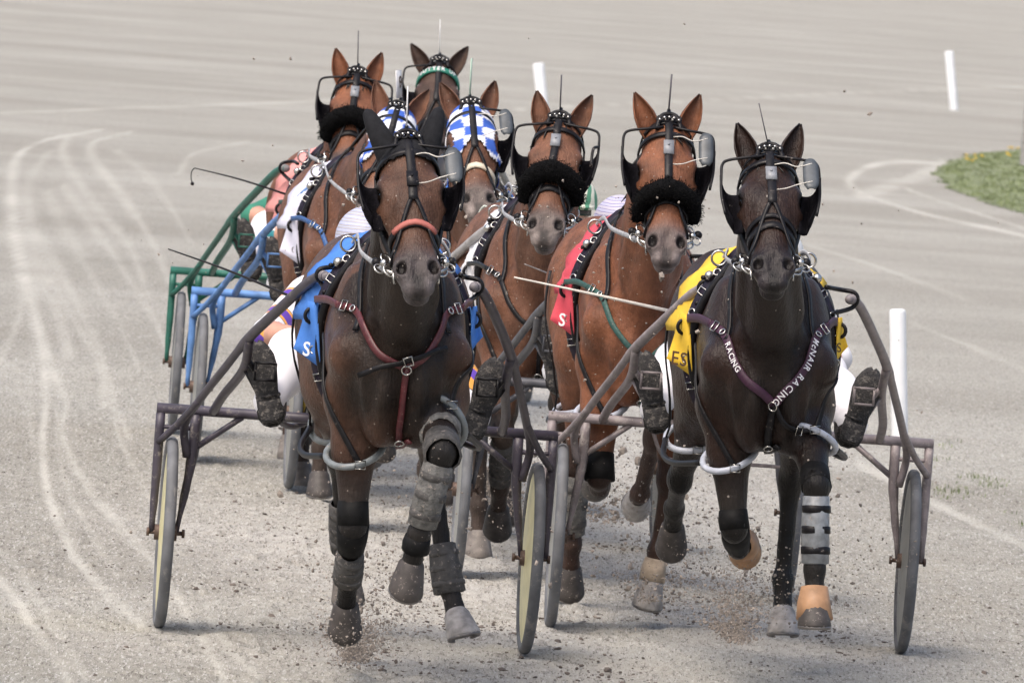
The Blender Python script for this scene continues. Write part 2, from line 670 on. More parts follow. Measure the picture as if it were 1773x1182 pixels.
def glyph(ch, bold=0.0):
    """flat filled outline of one printed character, unit height, centred"""
    if ch in _GLY:
        return _GLY[ch]
    cu = bpy.data.curves.new('glyph', 'FONT')
    cu.body = ch
    cu.align_x = 'CENTER'
    cu.align_y = 'CENTER'
    cu.size = 1.35
    cu.offset = 0.015
    cu.extrude = 0.02
    cu.resolution_u = 3
    o = bpy.data.objects.new('glyph', cu)
    COL.objects.link(o)
    dg = bpy.context.evaluated_depsgraph_get()
    me = o.evaluated_get(dg).to_mesh()
    vs = [v.co.copy() for v in me.vertices]
    fs = [tuple(p.vertices) for p in me.polygons]
    w = max(v.x for v in vs) - min(v.x for v in vs)
    o.evaluated_get(dg).to_mesh_clear()
    bpy.data.objects.remove(o)
    bpy.data.curves.remove(cu)
    _GLY[ch] = (vs, fs, w)
    return _GLY[ch]


def put_glyph(mb, ch, c, right, up, size):
    vs, fs, w = glyph(ch)
    nn = right.cross(up)
    mb.add([c + right * v.x * size + up * v.y * size + nn * v.z * size * 0.4 for v in vs], fs)
    return w * size


# ------------------------------------------------------------------ the track
def vnoise(x, y, seed=0):
    r = np.random.default_rng(seed)
    T = r.random((257, 257))
    xi, yi = np.floor(x).astype(int), np.floor(y).astype(int)
    fx, fy = x - xi, y - yi
    fx, fy = fx * fx * (3 - 2 * fx), fy * fy * (3 - 2 * fy)
    a, b = T[xi % 256, yi % 256], T[(xi + 1) % 256, yi % 256]
    c, d = T[xi % 256, (yi + 1) % 256], T[(xi + 1) % 256, (yi + 1) % 256]
    return (a * (1 - fx) + b * fx) * (1 - fy) + (c * (1 - fx) + d * fx) * fy


RUTS = [  # pale wheel ruts, as seen in the photograph (pixels), half width in pixels, strength
    ([(0, 1003), (52, 1077), (121, 1181)], 7, 0.8),
    ([(246, 1080), (173, 1016), (121, 947), (82, 852), (73, 765), (79, 679), (69, 592), (35, 445), (22, 368), (26, 281), (69, 246), (173, 225)], 8, 1.0),
    ([(251, 956), (199, 904), (147, 835), (108, 757), (112, 696), (86, 627), (52, 506), (35, 430)], 8, 0.75),
    ([(251, 956), (302, 1034), (346, 1103), (389, 1181)], 7, 0.8),
    ([(337, 1008), (380, 1103), (449, 1181)], 7, 0.55),
    ([(294, 489), (259, 411), (207, 333), (160, 272), (164, 246), (225, 229)], 6, 0.6),
    ([(259, 523), (225, 428), (173, 368), (130, 307), (108, 264), (117, 238)], 6, 0.5),
    ([(0, 627), (30, 558), (43, 506)], 8, 0.5),
    ([(180, 700), (175, 620), (140, 540), (90, 450), (40, 380)], 9, 0.5),
    ([(120, 620), (100, 540), (60, 470), (30, 400)], 12, 0.45),
    ([(300, 640), (270, 560), (215, 470), (160, 390), (110, 320)], 6, 0.5),
    ([(225, 760), (190, 690), (165, 620), (120, 540), (75, 460)], 6, 0.5),
    ([(330, 420), (290, 350), (240, 290), (200, 260)], 5, 0.4),
    ([(62, 800), (50, 700), (58, 600), (45, 520)], 5, 0.35),
    ([(150, 1181), (95, 1090), (40, 1000), (0, 950)], 4, 0.4),
    ([(205, 1000), (160, 930), (118, 850), (100, 760), (100, 690)], 4, 0.4),
    ([(280, 900), (235, 820), (200, 740), (190, 660), (150, 570)], 5, 0.45),
    ([(100, 560), (75, 480), (55, 400), (48, 320), (85, 262)], 5, 0.5),
    ([(240, 640), (205, 560), (160, 480), (115, 400), (80, 330)], 5, 0.4),
    ([(310, 300), (340, 265), (430, 245)], 7, 0.4),
    ([(1490, 805), (1600, 860), (1690, 905), (1790, 955)], 12, 0.9),
    ([(1790, 412), (1700, 392), (1600, 370), (1500, 338), (1470, 315), (1500, 290), (1560, 280), (1640, 285)], 9, 0.95),
    ([(1790, 400), (1700, 372), (1620, 345), (1560, 320), (1590, 300)], 9, 0.6),
    ([(1400, 425), (1500, 455), (1570, 480), (1680, 520)], 7, 0.45),
    ([(1580, 560), (1680, 600), (1790, 645)], 8, 0.4),
    ([(1490, 340), (1600, 300), (1640, 280)], 18, 0.6),
    ([(0, 196), (200, 188), (420, 180), (640, 172)], 8, 0.55),
    ([(880, 190), (1200, 175), (1500, 160), (1773, 150)], 5, 0.5),
]


def build_track():
    xs = axis_steps([(-3000, -400, 400), (-400, -60, 60), (-60, -12, 6), (-12, -8, 0.11), (-8, -3.2, 0.05), (-3.2, -2.3, 0.026), (-2.3, -0.75, 0.0135), (-0.75, 1.3, 0.026), (1.3, 3.2, 0.02), (3.2, 8, 0.06), (8, 12, 0.11), (12, 60, 6), (60, 400, 60), (400, 3000, 400)]).astype(float)
    ys = axis_steps([(-300, 20, 40), (20, 33.5, 0.6), (33.5, 44, 0.028), (44, 62, 0.07), (62, 130, 0.3), (130, 300, 2.0), (300, 900, 60), (900, 5000, 500)]).astype(float)
    X, Y = np.meshgrid(xs, ys, indexing='ij')
    Xf, Yf = X.ravel(), Y.ravel()
    near = np.exp(-np.maximum(0, Yf - 50) / 15) * (np.abs(Xf) < 3.4)
    z = (vnoise(Xf * 3, Yf * 2, 1) - 0.5) * 0.016 + (vnoise(Xf * 9, Yf * 7, 2) - 0.5) * 0.010 + (vnoise(Xf * 24, Yf * 22, 3) - 0.5) * 0.010 + (vnoise(Xf * 37, Yf * 36, 33) - 0.5) * 0.009
    z = z * near
    # churned strip under the field
    cx = 0.1 + (vnoise(Yf * 0.4, Yf * 0 + 3, 5) - 0.5)
    churn = np.exp(-((Xf - cx) / 1.25) ** 4) * sstep(33, 36, Yf) * (1 - sstep(60, 95, Yf))
    churn *= 0.35 + 0.65 * vnoise(Xf * 2.2, Yf * 1.1, 6)
    rut = np.zeros_like(Xf)
    sel = np.nonzero((np.abs(Xf) < 14) & (Yf > 30) & (Yf < 300))[0]
    pts, wid, stg = [], [], []
    for line, hw, st in RUTS:
        g = crom([G(*p) for p in line], 40)
        for a, b in zip(g[:-1], g[1:]):
            d = a.y
            n = max(1, int((b - a).length / (0.03 + 0.0006 * d)))
            for i in range(n):
                q = a.lerp(b, i / n)
                pts.append(q)
                wid.append(max(0.0145 if abs(q.x) < 3 else 0.05, hw * q.y / FPX))
                stg.append(st)
    kd = kdtree.KDTree(len(pts))
    for i, q in enumerate(pts):
        kd.insert((q.x, q.y * 0.04, 0), i)      # ruts run mostly along y
    kd.balance()
    for v in sel:
        co, i, dist = kd.find((Xf[v], Yf[v] * 0.04, 0))
        w = wid[i]
        if dist < 3 * w:
            rut[v] = stg[i] * 0.95 * math.exp(-(dist / (0.58 * w)) ** 3)
    rut *= 0.35 + 0.75 * vnoise(Xf * 4, Yf * 0.8, 8)
    z -= rut * 0.006 * near
    nx, ny = len(xs), len(ys)
    # hoof prints: shallow dents with a pushed-up rim
    Z2 = z.reshape(nx, ny)
    for _ in range(900):
        hx_, hy_ = RNG.normal(0.1, 0.85), RNG.uniform(33.6, 50)
        i0, i1 = np.searchsorted(xs, [hx_ - 0.12, hx_ + 0.12])
        j0, j1 = np.searchsorted(ys, [hy_ - 0.14, hy_ + 0.14])
        rr_ = np.sqrt((xs[i0:i1, None] - hx_) ** 2 + ((ys[None, j0:j1] - hy_) * 0.85) ** 2)
        a_ = RNG.uniform(0.4, 1.0)
        Z2[i0:i1, j0:j1] += a_ * (-0.014 * np.exp(-(rr_ / 0.05) ** 4) + 0.011 * np.exp(-((rr_ - 0.072) / 0.018) ** 2))
    z = Z2.ravel()
    ii = (np.arange(nx - 1)[:, None] * ny + np.arange(ny - 1)[None, :]).ravel()
    F = np.stack([ii, ii + ny, ii + ny + 1, ii + 1], 1)
    V = np.stack([Xf, Yf, z], 1)
    M = bpy.data.materials.new('limestone_screenings')
    M.use_nodes = True
    nt = M.node_tree
    N, L = nt.nodes, nt.links
    b = N['Principled BSDF']
    b.inputs['Roughness'].default_value = 0.95
    b.inputs['Specular IOR Level'].default_value = 0.15
    tc = N.new('ShaderNodeTexCoord')

    def noise(scale, det, rough, vec=None, stretch=None):
        n = N.new('ShaderNodeTexNoise')
        n.inputs['Scale'].default_value = scale
        n.inputs['Detail'].default_value = det
        n.inputs['Roughness'].default_value = rough
        src = tc.outputs['Object']
        if stretch:
            mp = N.new('ShaderNodeMapping')
            mp.inputs['Scale'].default_value = stretch
            L.new(src, mp.inputs[0])
            src = mp.outputs[0]
        L.new(src, n.inputs['Vector'])
        return n.outputs['Fac']

    def ramp(fac, stops):
        r = N.new('ShaderNodeValToRGB')
        el = r.color_ramp.elements
        while len(el) < len(stops):
            el.new(0.5)
        for e, (p, c) in zip(el, stops):
            e.position = p
            e.color = (*c, 1)
        L.new(fac, r.inputs[0])
        return r.outputs[0]

    def mix(fac, a, c, mode='MIX'):
        m_ = N.new('ShaderNodeMix')
        m_.data_type = 'RGBA'
        m_.blend_type = mode
        for sock, val in ((m_.inputs[0], fac), (m_.inputs[6], a), (m_.inputs[7], c)):
            if isinstance(val, (int, float)):
                sock.default_value = val
            elif isinstance(val, tuple):
                sock.default_value = (*val, 1)
            else:
                L.new(val, sock)
        return m_.outputs[2]

    def rng(fac, a, b_, c, d):
        r = N.new('ShaderNodeMapRange')
        for i, q in enumerate((a, b_, c, d)):
            r.inputs[i + 1].default_value = q
        L.new(fac, r.inputs[0])
        return r.outputs[0]

    def attr(name):
        a = N.new('ShaderNodeAttribute')
        a.attribute_name = name
        return a.outputs['Fac']

    base = ramp(noise(0.25, 7, 0.65), [(0.30, (0.262, 0.254, 0.222)), (0.52, (0.330, 0.322, 0.287)), (0.72, (0.400, 0.394, 0.358))])
    # long harrow streaks of the far turn
    streak = noise(1.0, 4, 0.55, stretch=(0.012, 0.16, 0.05))
    base = mix(rng(streak, 0.40, 0.64, 0.0, 0.5), base, (0.225, 0.211, 0.180))
    # sand grain, stretched so its painted specks mimic the light and shade of relief
    grain = noise(85, 4, 0.85, stretch=(1.0, 0.11, 1))
    clump = noise(19, 6, 0.8, stretch=(1.0, 0.30, 1))
    ch = N.new('ShaderNodeMath')
    ch.operation = 'MULTIPLY'
    L.new(attr('churn'), ch.inputs[0])
    L.new(rng(noise(6.5, 6, 0.75, stretch=(1, 0.3, 1)), 0.32, 0.60, 0.35, 1.0), ch.inputs[1])
    base = mix(ch.outputs[0], base, (0.455, 0.440, 0.408))
    # dark damp crumbs, thickest where the surface is churned
    base = mix(rng(clump, 0.53, 0.66, 0.0, 0.62), base, (0.120, 0.106, 0.096))
    base = mix(rng(grain, 0.535, 0.635, 0.0, 0.85), base, (0.085, 0.078, 0.070))  # dark grain specks, shade of the relief put into the colour
    grain2 = noise(95, 3, 0.8, stretch=(1.0, 0.12, 1))
    base = mix(rng(grain2, 0.53, 0.65, 0.0, 0.75), base, (0.52, 0.515, 0.495))
    rt = N.new('ShaderNodeMath')
    rt.operation = 'MULTIPLY'
    L.new(attr('rut'), rt.inputs[0])
    rt.inputs[1].default_value = 0.85
    base = mix(rt.outputs[0], base, (0.52, 0.51, 0.465))
    L.new(base, b.inputs['Base Color'])
    bp = N.new('ShaderNodeBump')
    bp.inputs['Strength'].default_value = 0.7
    bp.inputs['Distance'].default_value = 0.012
    ad = N.new('ShaderNodeMath')
    ad.operation = 'ADD'
    L.new(clump, ad.inputs[0])
    L.new(grain, ad.inputs[1])
    L.new(ad.outputs[0], bp.inputs['Height'])
    L.new(bp.outputs[0], b.inputs['Normal'])
    o = mesh_np('track', V, F, M)
    for nm, arr in (('rut', rut), ('churn', churn)):
        a = o.data.attributes.new(nm, 'FLOAT', 'POINT')
        a.data.foreach_set('value', arr.astype(np.float32))
    o['kind'] = 'structure'
    return o


build_track()


def leafy(name, spots, hgt, wid, colA, colB, nblade):
    """grass blades as little bent two-sided leaves, one mesh"""
    V, F = [], []
    for (x, y) in spots:
        for _ in range(nblade):
            a = random.uniform(0, 6.28)
            h = hgt * random.uniform(0.5, 1.2)
            w = wid * random.uniform(0.6, 1.3)
            ln = random.uniform(0.1, 0.7) * h
            bx, by = x + random.gauss(0, 0.03), y + random.gauss(0, 0.05)
            dx, dy = math.cos(a), math.sin(a)
            o = len(V)
            V += [(bx - dy * w, by + dx * w, 0), (bx + dy * w, by - dx * w, 0), (bx + dy * w * 0.7 + dx * ln * 0.4, by - dx * w * 0.7 + dy * ln * 0.4, h * 0.6), (bx - dy * w * 0.7 + dx * ln * 0.4, by + dx * w * 0.7 + dy * ln * 0.4, h * 0.6), (bx + dx * ln, by + dy * ln, h)]
            F += [(o, o + 1, o + 2, o + 3), (o + 3, o + 2, o + 4)]
    mb = MB()
    mb.v, mb.f = V, F
    return mb


GRASSM = mat('grass_blades', (0.155, 0.190, 0.085), 0.7, noise=0.45, nscale=3.0)
SODM = mat('sod', (0.160, 0.185, 0.095), 0.95, noise=0.4, nscale=2.0, bump=0.5, bscale=30)
# infield grass beyond the inner edge: a curved lawn edge running off to the right
edge = crom([G(1790, 374), G(1740, 360), G(1690, 345), G(1650, 328), G(1626, 306), G(1632, 288), G(1660, 274), G(1710, 265), G(1790, 258)], 8)
edge = [Vector((e.x + random.uniform(-0.08, 0.08), e.y, 0.006)) for e in edge]
far = [Vector((30, edge[-1].y + 4, 0.006)), Vector((30, edge[0].y - 4, 0.006))]
poly = [(p.x, p.y, p.z) for p in edge + far]
me = bpy.data.meshes.new('infield_lawn')
me.from_pydata(poly, [], [tuple(range(len(poly)))])
me.materials.append(SODM)
o = link('lawn', me)
o['kind'] = 'structure'
from mathutils.geometry import intersect_point_line


def inside(x, y):
    c = False
    for (x1, y1, _), (x2, y2, _) in zip(poly, poly[1:] + poly[:1]):
        if (y1 > y) != (y2 > y) and x < (x2 - x1) * (y - y1) / (y2 - y1) + x1:
            c = not c
    return c


spots = []
ymin, ymax = min(p[1] for p in poly), max(p[1] for p in poly)
while len(spots) < 3200:
    x, y = random.uniform(4.2, 9.5), random.uniform(ymin, ymax)
    if inside(x, y):
        spots.append((x, y))
g = leafy('infield_grass', spots, 0.03, 0.008, None, None, 9).build('infield_grass', GRASSM)
tag(g, 'short green grass of the infield lawn at the right edge', 'grass', kind='stuff')
mb = MB()
for _ in range(4):
    p = G(random.uniform(1670, 1773), random.uniform(262, 300))
    for k in range(4):
        mb.ball((p.x + random.gauss(0, .12), p.y + random.gauss(0, 0.5), 0.03 + random.uniform(0, .03)), (0.022, 0.022, 0.010), 7, 4)
tag(mb.build('dandelion_flowers', mat('dandelion_yellow', (0.62, 0.42, 0.03), 0.7, noise=0.2)), 'yellow dandelions dotted over the infield grass', 'flowers', kind='stuff')
spots = []
for (px, py, n) in ((1622, 800, 8), (1640, 850, 12), (1665, 850, 8), (1715, 838, 14), (1765, 905, 8), (1690, 828, 8), (1632, 772, 4)):
    for _ in range(n):
        p = G(px + random.gauss(0, 14), py + random.gauss(0, 6))
        spots.append((p.x, p.y))
g = leafy('weeds', spots, 0.022, 0.0025, None, None, 6).build('sparse_weeds', GRASSM)
tag(g, 'sparse green weeds beside the near white post', 'weeds', kind='stuff')

POSTM = mat('white_post_paint', (0.70, 0.72, 0.74), 0.5, noise=0.06, nscale=8, mud=0.05)


def marker_post(px, py, tx, ty, r, label):
    b = G(px, py)
    t = P(tx, ty, b.y)
    mb = MB()
    ax = (t - b)
    L_ = ax.length
    u = ax.normalized()
    sx = u.orthogonal().normalized()
    sy = u.cross(sx)
    prof = [(-0.08, r), (L_ - 0.02, r), (L_ - 0.006, r * 0.93), (L_, r * 0.75), (L_ + 0.001, 0.001)]
    vs, fs, n = [], [], 20
    for h, rr in prof:
        for k in range(n):
            a = 2 * math.pi * k / n
            vs.append(b + u * h + sx * math.cos(a) * rr + sy * math.sin(a) * rr)
    for i in range(len(prof) - 1):
        for k in range(n):
            fs.append((i * n + k, i * n + (k + 1) % n, (i + 1) * n + (k + 1) % n, (i + 1) * n + k))
    mb.add(vs, fs)
    return tag(mb.build('marker_post', POSTM), label, 'post', 'white posts along the track')


marker_post(1558, 762, 1554, 535, 0.044, 'near white marker post behind the rightmost sulky wheel')
marker_post(1652, 191, 1643, 89, 0.068, 'far white marker post above the grass at upper right')
marker_post(944, 225, 932, 110, 0.068, 'far white marker post behind the ears of the white-clothed horse')
gp = G(1772, 288)
mb = MB()
mb.box((gp.x, gp.y, 0.5), (0.09, 0.09, 1.1))
mb.box((gp.x, gp.y, 1.06), (0.11, 0.11, 0.03))
tag(mb.build('wooden_post', mat('grey_weathered_wood', (0.30, 0.29, 0.29), 0.85, noise=0.3, nscale=20), None, False), 'grey square post in the infield grass at right edge', 'post')


# ------------------------------------------------------------------ horses
def root_matrix(x, y, hop, psi, lean):
    return Matrix.Translation((x, y, hop)) @ Matrix.Rotation(math.radians(psi), 4, 'Z') @ Matrix.Rotation(math.radians(-lean), 4, 'Y')


def V3(v):
    return np.array((v[0], v[1], v[2]))


def sag(p, L_, ang, dx):
    """next joint: L_ long, ang degrees forward of straight down, dx sideways"""
    a = math.radians(ang)
    h = math.sqrt(max(1e-6, L_ * L_ - dx * dx))
    return Vector((p[0] + dx, p[1] - h * math.sin(a), p[2] - h * math.cos(a)))


def snap(bvh, p, off):
    loc, n, _, _ = bvh.find_nearest(Vector(p))
    return loc + n * off, n


def on_body(bvh, pts, off, n=5):
    """path laid on the horse's skin"""
    out, nr = [], []
    for p in crom(pts, n):
        q, nn = snap(bvh, p, off)
        out.append(q)
        nr.append(nn)
    for _ in range(2):
        out = [out[0]] + [(out[i - 1] + out[i] * 2 + out[i + 1]) / 4 for i in range(1, len(out) - 1)] + [out[-1]]
        nr = [nr[0]] + [(nr[i - 1] + nr[i] * 2 + nr[i + 1]).normalized() for i in range(1, len(nr) - 1)] + [nr[-1]]
    return out, nr


def front_path(bvh, xz, off, n=6):
    """path given by sideways/height pairs, laid on the chest by rays from the front"""
    out, nr = [], []
    for p in crom([(a, 0, b) for a, b in xz], n):
        loc, nn, _, _ = bvh.ray_cast(Vector((p.x, -3, p.z)), Vector((0, 1, 0)))
        if loc is None or loc.y < -0.9:
            loc, nn, _, _ = bvh.find_nearest(Vector((p.x, -0.6, p.z)))
        out.append(loc + nn * off)
        nr.append(nn)
    for _ in range(2):
        out = [out[0]] + [(out[i - 1] + out[i] * 2 + out[i + 1]) / 4 for i in range(1, len(out) - 1)] + [out[-1]]
        nr = [nr[0]] + [(nr[i - 1] + nr[i] * 2 + nr[i + 1]).normalized() for i in range(1, len(nr) - 1)] + [nr[-1]]
    return out, nr


def girth_path(bvh, y, a0, a1, off, n=30, zc=1.17, tilt=0.0):
    """path round the barrel; angle 0 is the top, + to image right"""
    out, nr = [], []
    for i in range(n + 1):
        a = math.radians(a0 + (a1 - a0) * i / n)
        d = Vector((math.sin(a), 0, math.cos(a)))
        yy = y + tilt * (1 - math.cos(a))
        loc, nn, _, _ = bvh.ray_cast(Vector((0, yy, zc)) + d * 0.9, -d)
        if loc is None:
            loc, nn = Vector((0, yy, zc)) + d * 0.3, d
        out.append(loc + d * off)
        nr.append(d)
    return out, nr


def bar_round(a, b, ra, rb, n=14, prof=None):
    """sleeve round a limb segment from a to b with a profile of (t, extra radius)"""
    a, b = Vector(a), Vector(b)
    u = (b - a).normalized()
    sx = u.orthogonal().normalized()
    sy = u.cross(sx)
    vs, fs = [], []
    prof = prof or [(0, 0), (0.02, 0.008), (0.5, 0.010), (0.98, 0.008), (1, 0)]
    for t, e in prof:
        c = a.lerp(b, t)
        r = ra + (rb - ra) * t + e
        for k in range(n):
            an = 2 * math.pi * k / n
            q = 1 + 0.04 * math.sin(3 * an + t * 9)
            vs.append(c + (sx * math.cos(an) + sy * math.sin(an)) * r * q)
    for i in range(len(prof) - 1):
        for k in range(n):
            fs.append((i * n + k, i * n + (k + 1) % n, (i + 1) * n + (k + 1) % n, (i + 1) * n + k))
    return vs, fs


def hoof_mesh(top, axis, fwd):
    """hoof capsule: coronet ring to a wider ground ring, toe longer than heel, sole with a hollow"""
    u = Vector(axis).normalized()
    f = Vector(fwd)
    f = (f - u * f.dot(u)).normalized()
    s = u.cross(f)
    n = 18
    mb = MB()
    vs, fs = [], []
    prof = [(-0.012, 0.038, 0), (0.0, 0.047, 0.0), (0.02, 0.051, 0.006), (0.06, 0.059, 0.018), (0.088, 0.064, 0.026), (0.094, 0.060, 0.026), (0.090, 0.046, 0.022), (0.075, 0.02, 0.014), (0.074, 0.001, 0.01)]
    for h, r0_, fo in prof:
        for k in range(n):
            a = 2 * math.pi * k / n
            ca, sa = math.cos(a), math.sin(a)
            r = r0_ * 0.92
            rr = r * (1.10 if ca > 0 else 0.86)
            vs.append(Vector(top) + u * (h * (1.0 + 0.12 * ca)) + f * (ca * rr + fo) + s * sa * r)
    for i in range(len(prof) - 1):
        for k in range(n):
            fs.append((i * n + k, i * n + (k + 1) % n, (i + 1) * n + (k + 1) % n, (i + 1) * n + k))
    mb.add(vs, fs)
    return mb


def ear_mesh(base, axis, fwd, h=0.19, w=0.040, cover=False):
    """cupped ear: outer shell and inner hollow"""
    u = Vector(axis).normalized()
    f = Vector(fwd)
    f = (f - u * f.dot(u)).normalized()
    s = u.cross(f)
    mb = MB()
    n, m_ = 14, 9
    rows = []
    for j in range(n + 1):
        t = j / n
        wd = w * (np.interp(t, [0, 0.12, 0.3, 0.5, 0.7, 0.85, 1], [0.85, 0.98, 1.12, 1.05, 0.74, 0.42, 0.0]) if not cover else np.interp(t, [0, 0.2, 0.45, 0.7, 0.9, 0.97, 1], [1.25, 1.12, 0.95, 0.74, 0.5, 0.34, 0.0]))
        wd = max(wd, 0.0015)
        bend = f * (0.030 * math.sin(t * 2.4)) + s * 0.0
        row = []
        for i in range(m_ + 1):
            a = math.radians((-118 + 236 * i / m_) if not cover else (1 + 358 * i / m_))
            # opening towards f: angle 0 is the back of the ear
            row.append(Vector(base) + u * (h * t) + bend + s * (math.sin(a) * wd) - f * (math.cos(a) * wd * 0.85))
        rows.append(row)
    mb.grid(rows, 0.004)
    return mb


def make_horse(spec):
    sp = spec
    Mw = root_matrix(sp['x'], sp['y'], sp.get('hop', 0.0), sp['psi'], sp['lean'])
    Mi = Mw.inverted()
    root = thing('horse', sp['label'], 'horse', Mw, 'harness racing horses')
    dp = sp['y'] - 0.95 - sp.get('neckfwd', 0.0)
    poll = Mi @ P(*sp['poll'], dp)
    muz = Mi @ P(*sp['muzzle'], dp - 0.30)
    u = (muz - poll).normalized()
    xr = Vector((math.cos(math.radians(sp.get('tilt', 0))), 0, math.sin(math.radians(sp.get('tilt', 0)))))
    xr = (xr - u * xr.dot(u)).normalized()
    n = u.cross(xr).normalized()
    hs = sp.get('headscale', 1.0)

    def H(x, uu, nn):
        return poll + (xr * x + u * uu + n * nn) * hs

    rot = (tuple(xr), tuple(u), tuple(n))
    fine = sp.get('fine', 1.0)
    st = 0.0085 * fine
    # ---- joints
    leg = {}
    for side in (-1, 1):
        af, ac, ap, dk, df, dh = sp['front'][0 if side < 0 else 1]
        el = Vector((side * 0.134, -0.34, 0.94))
        kn = sag(el, 0.42, af, dk)
        fe = sag(kn, 0.285, ac, df)
        ho = sag(fe, 0.115, ap, dh)
        leg['f', side] = (el, kn, fe, ho)
        sy, ag, ac, ap, dk, df, dh = sp['hind'][0 if side < 0 else 1]
        sti = Vector((side * 0.165, sy, 0.95))
        hk = sag(sti, 0.45, ag, dk)
        fe = sag(hk, 0.36, ac, df)
        ho = sag(fe, 0.115, ap, dh)
        leg['h', side] = (sti, hk, fe, ho)
    zmin = min(j[3].z for j in leg.values()) - 0.08
    ymax = max(1.08, max(j[3].y for j in leg.values()) + 0.1)
    yh = muz.y - 0.18
    ztop = poll.z + 0.12
    xs = axis_steps([(-0.46, 0.46, st * 1.05)])
    ys = axis_steps([(yh, -0.72, st), (-0.72, -0.2, 0.011 * fine), (-0.2, ymax, 0.017 * fine)])
    zs = axis_steps([(zmin, 1.25, 0.0115 * fine), (1.25, ztop, st)])
    B = Solid(xs, ys, zs)
    # ---- trunk
    k_ = sp.get('slim', 1.0)
    B.cone((0, -0.20, 1.125), (0, 0.42, 1.115), 0.300, 0.312, 0.05, 0.765 * k_)
    B.cone((0, 0.42, 1.15), (0, 0.80, 1.20), 0.275, 0.23, 0.12, 0.86 * k_)
    B.ell((0, -0.40, 1.08), (0.180 * k_, 0.22, 0.29), 0.08)
    B.cone((0, -0.20, 1.385), (0, 0.20, 1.37), 0.085, 0.06, 0.12, 0.75)
    for s in (-1, 1):
        q = s * k_
        # shoulder blade, point of shoulder, upper arm
        B.cone((q * 0.065, -0.14, 1.375), (q * 0.148, -0.49, 1.10), 0.075, 0.080, 0.04)
        B.ell((q * 0.145, -0.31, 1.14), (0.070, 0.15, 0.25), 0.045)
        B.cone((q * 0.148, -0.49, 1.09), (q * 0.142, -0.33, 0.95), 0.080, 0.092, 0.045)
        # breast muscle
        B.ell((q * 0.070, -0.565, 1.020), (0.070, 0.085, 0.150), 0.032)
        B.ell((q * 0.060, -0.49, 0.89), (0.060, 0.10, 0.10), 0.04)
        # haunch
        B.ell((q * 0.125, 0.66, 1.16), (0.140, 0.27, 0.28), 0.10)
        B.ell((q * 0.11, 0.86, 1.08), (0.10, 0.16, 0.24), 0.10)
    # ---- neck, its windpipe edge and crest
    nb = Vector((0, -0.36, 1.26))
    nt_ = H(0, 0.09, -0.20)
    mid = nb.lerp(nt_, 0.55) + Vector((0, 0.02, 0.015))
    B.cone(tuple(nb), tuple(mid), 0.215, 0.140, 0.05, 0.58)
    B.cone(tuple(mid), tuple(nt_), 0.142, 0.102, 0.06, 0.70)
    B.cone((0, -0.22, 1.40), tuple(H(0, 0.0, -0.10)), 0.075, 0.055, 0.10, 0.8)
    B.cone((0, -0.585, 1.16), tuple(H(0, 0.17, -0.22)), 0.098, 0.060, 0.045, 0.92)
    for s in (-1, 1):        # neck muscle beside the windpipe
        B.cone((s * 0.078, -0.555, 1.18), tuple(H(s * 0.052, 0.10, -0.20)), 0.052, 0.042, 0.03)
    # groove down the breast and the hollows beside it
    B.cone((0, -0.705, 1.10), (0, -0.665, 0.84), 0.030, 0.040, 0.045, cut=True)
    for s in (-1, 1):
        q = s * k_
        B.cone((q * 0.152, -0.56, 1.34), (q * 0.108, -0.665, 1.10), 0.026, 0.026, 0.045, cut=True)      # between neck and shoulder
        B.cone((q * 0.108, -0.665, 1.10), (q * 0.112, -0.60, 0.88), 0.022, 0.024, 0.04, cut=True)       # between breast and upper arm
    # ---- head
    B.ell(tuple(H(0, 0.085, -0.085)), (0.090 * hs, 0.115 * hs, 0.088 * hs), 0.05, rot)
    B.cone(tuple(H(0, 0.06, -0.05)), tuple(H(0, 0.24, -0.055)), 0.055 * hs, 0.075 * hs, 0.05)
    B.cone(tuple(H(0, 0.22, -0.060)), tuple(H(0, 0.47, -0.052)), 0.074 * hs, 0.047 * hs, 0.045)
    for s in (-1, 1):
        B.ell(tuple(H(s * 0.068, 0.185, -0.045)), (0.045 * hs, 0.058 * hs, 0.042 * hs), 0.035, rot)       # brow
        B.cone(tuple(H(s * 0.088, 0.215, -0.072)), tuple(H(s * 0.058, 0.36, -0.075)), 0.026 * hs, 0.014 * hs, 0.035)   # cheek ridge
        B.ell(tuple(H(s * 0.058, 0.225, -0.150)), (0.036 * hs, 0.115 * hs, 0.105 * hs), 0.05, rot)          # jaw
        B.cone(tuple(H(s * 0.040, 0.29, -0.170)), tuple(H(s * 0.026, 0.47, -0.115)), 0.040 * hs, 0.028 * hs, 0.05)
        B.cone(tuple(H(s * 0.030, 0.32, -0.075)), tuple(H(s * 0.046, 0.49, -0.052)), 0.026 * hs, 0.026 * hs, 0.03)
    B.ell(tuple(H(0, 0.515, -0.066)), (0.060 * hs, 0.070 * hs, 0.056 * hs), 0.04, rot)
    B.ell(tuple(H(0, 0.575, -0.055)), (0.054 * hs, 0.036 * hs, 0.036 * hs), 0.02, rot)
    B.ell(tuple(H(0, 0.560, -0.108)), (0.044 * hs, 0.040 * hs, 0.028 * hs), 0.02, rot)
    B.cone(tuple(H(0, 0.50, -0.005)), tuple(H(0, 0.60, -0.015)), 0.010 * hs, 0.010 * hs, 0.03, cut=True)
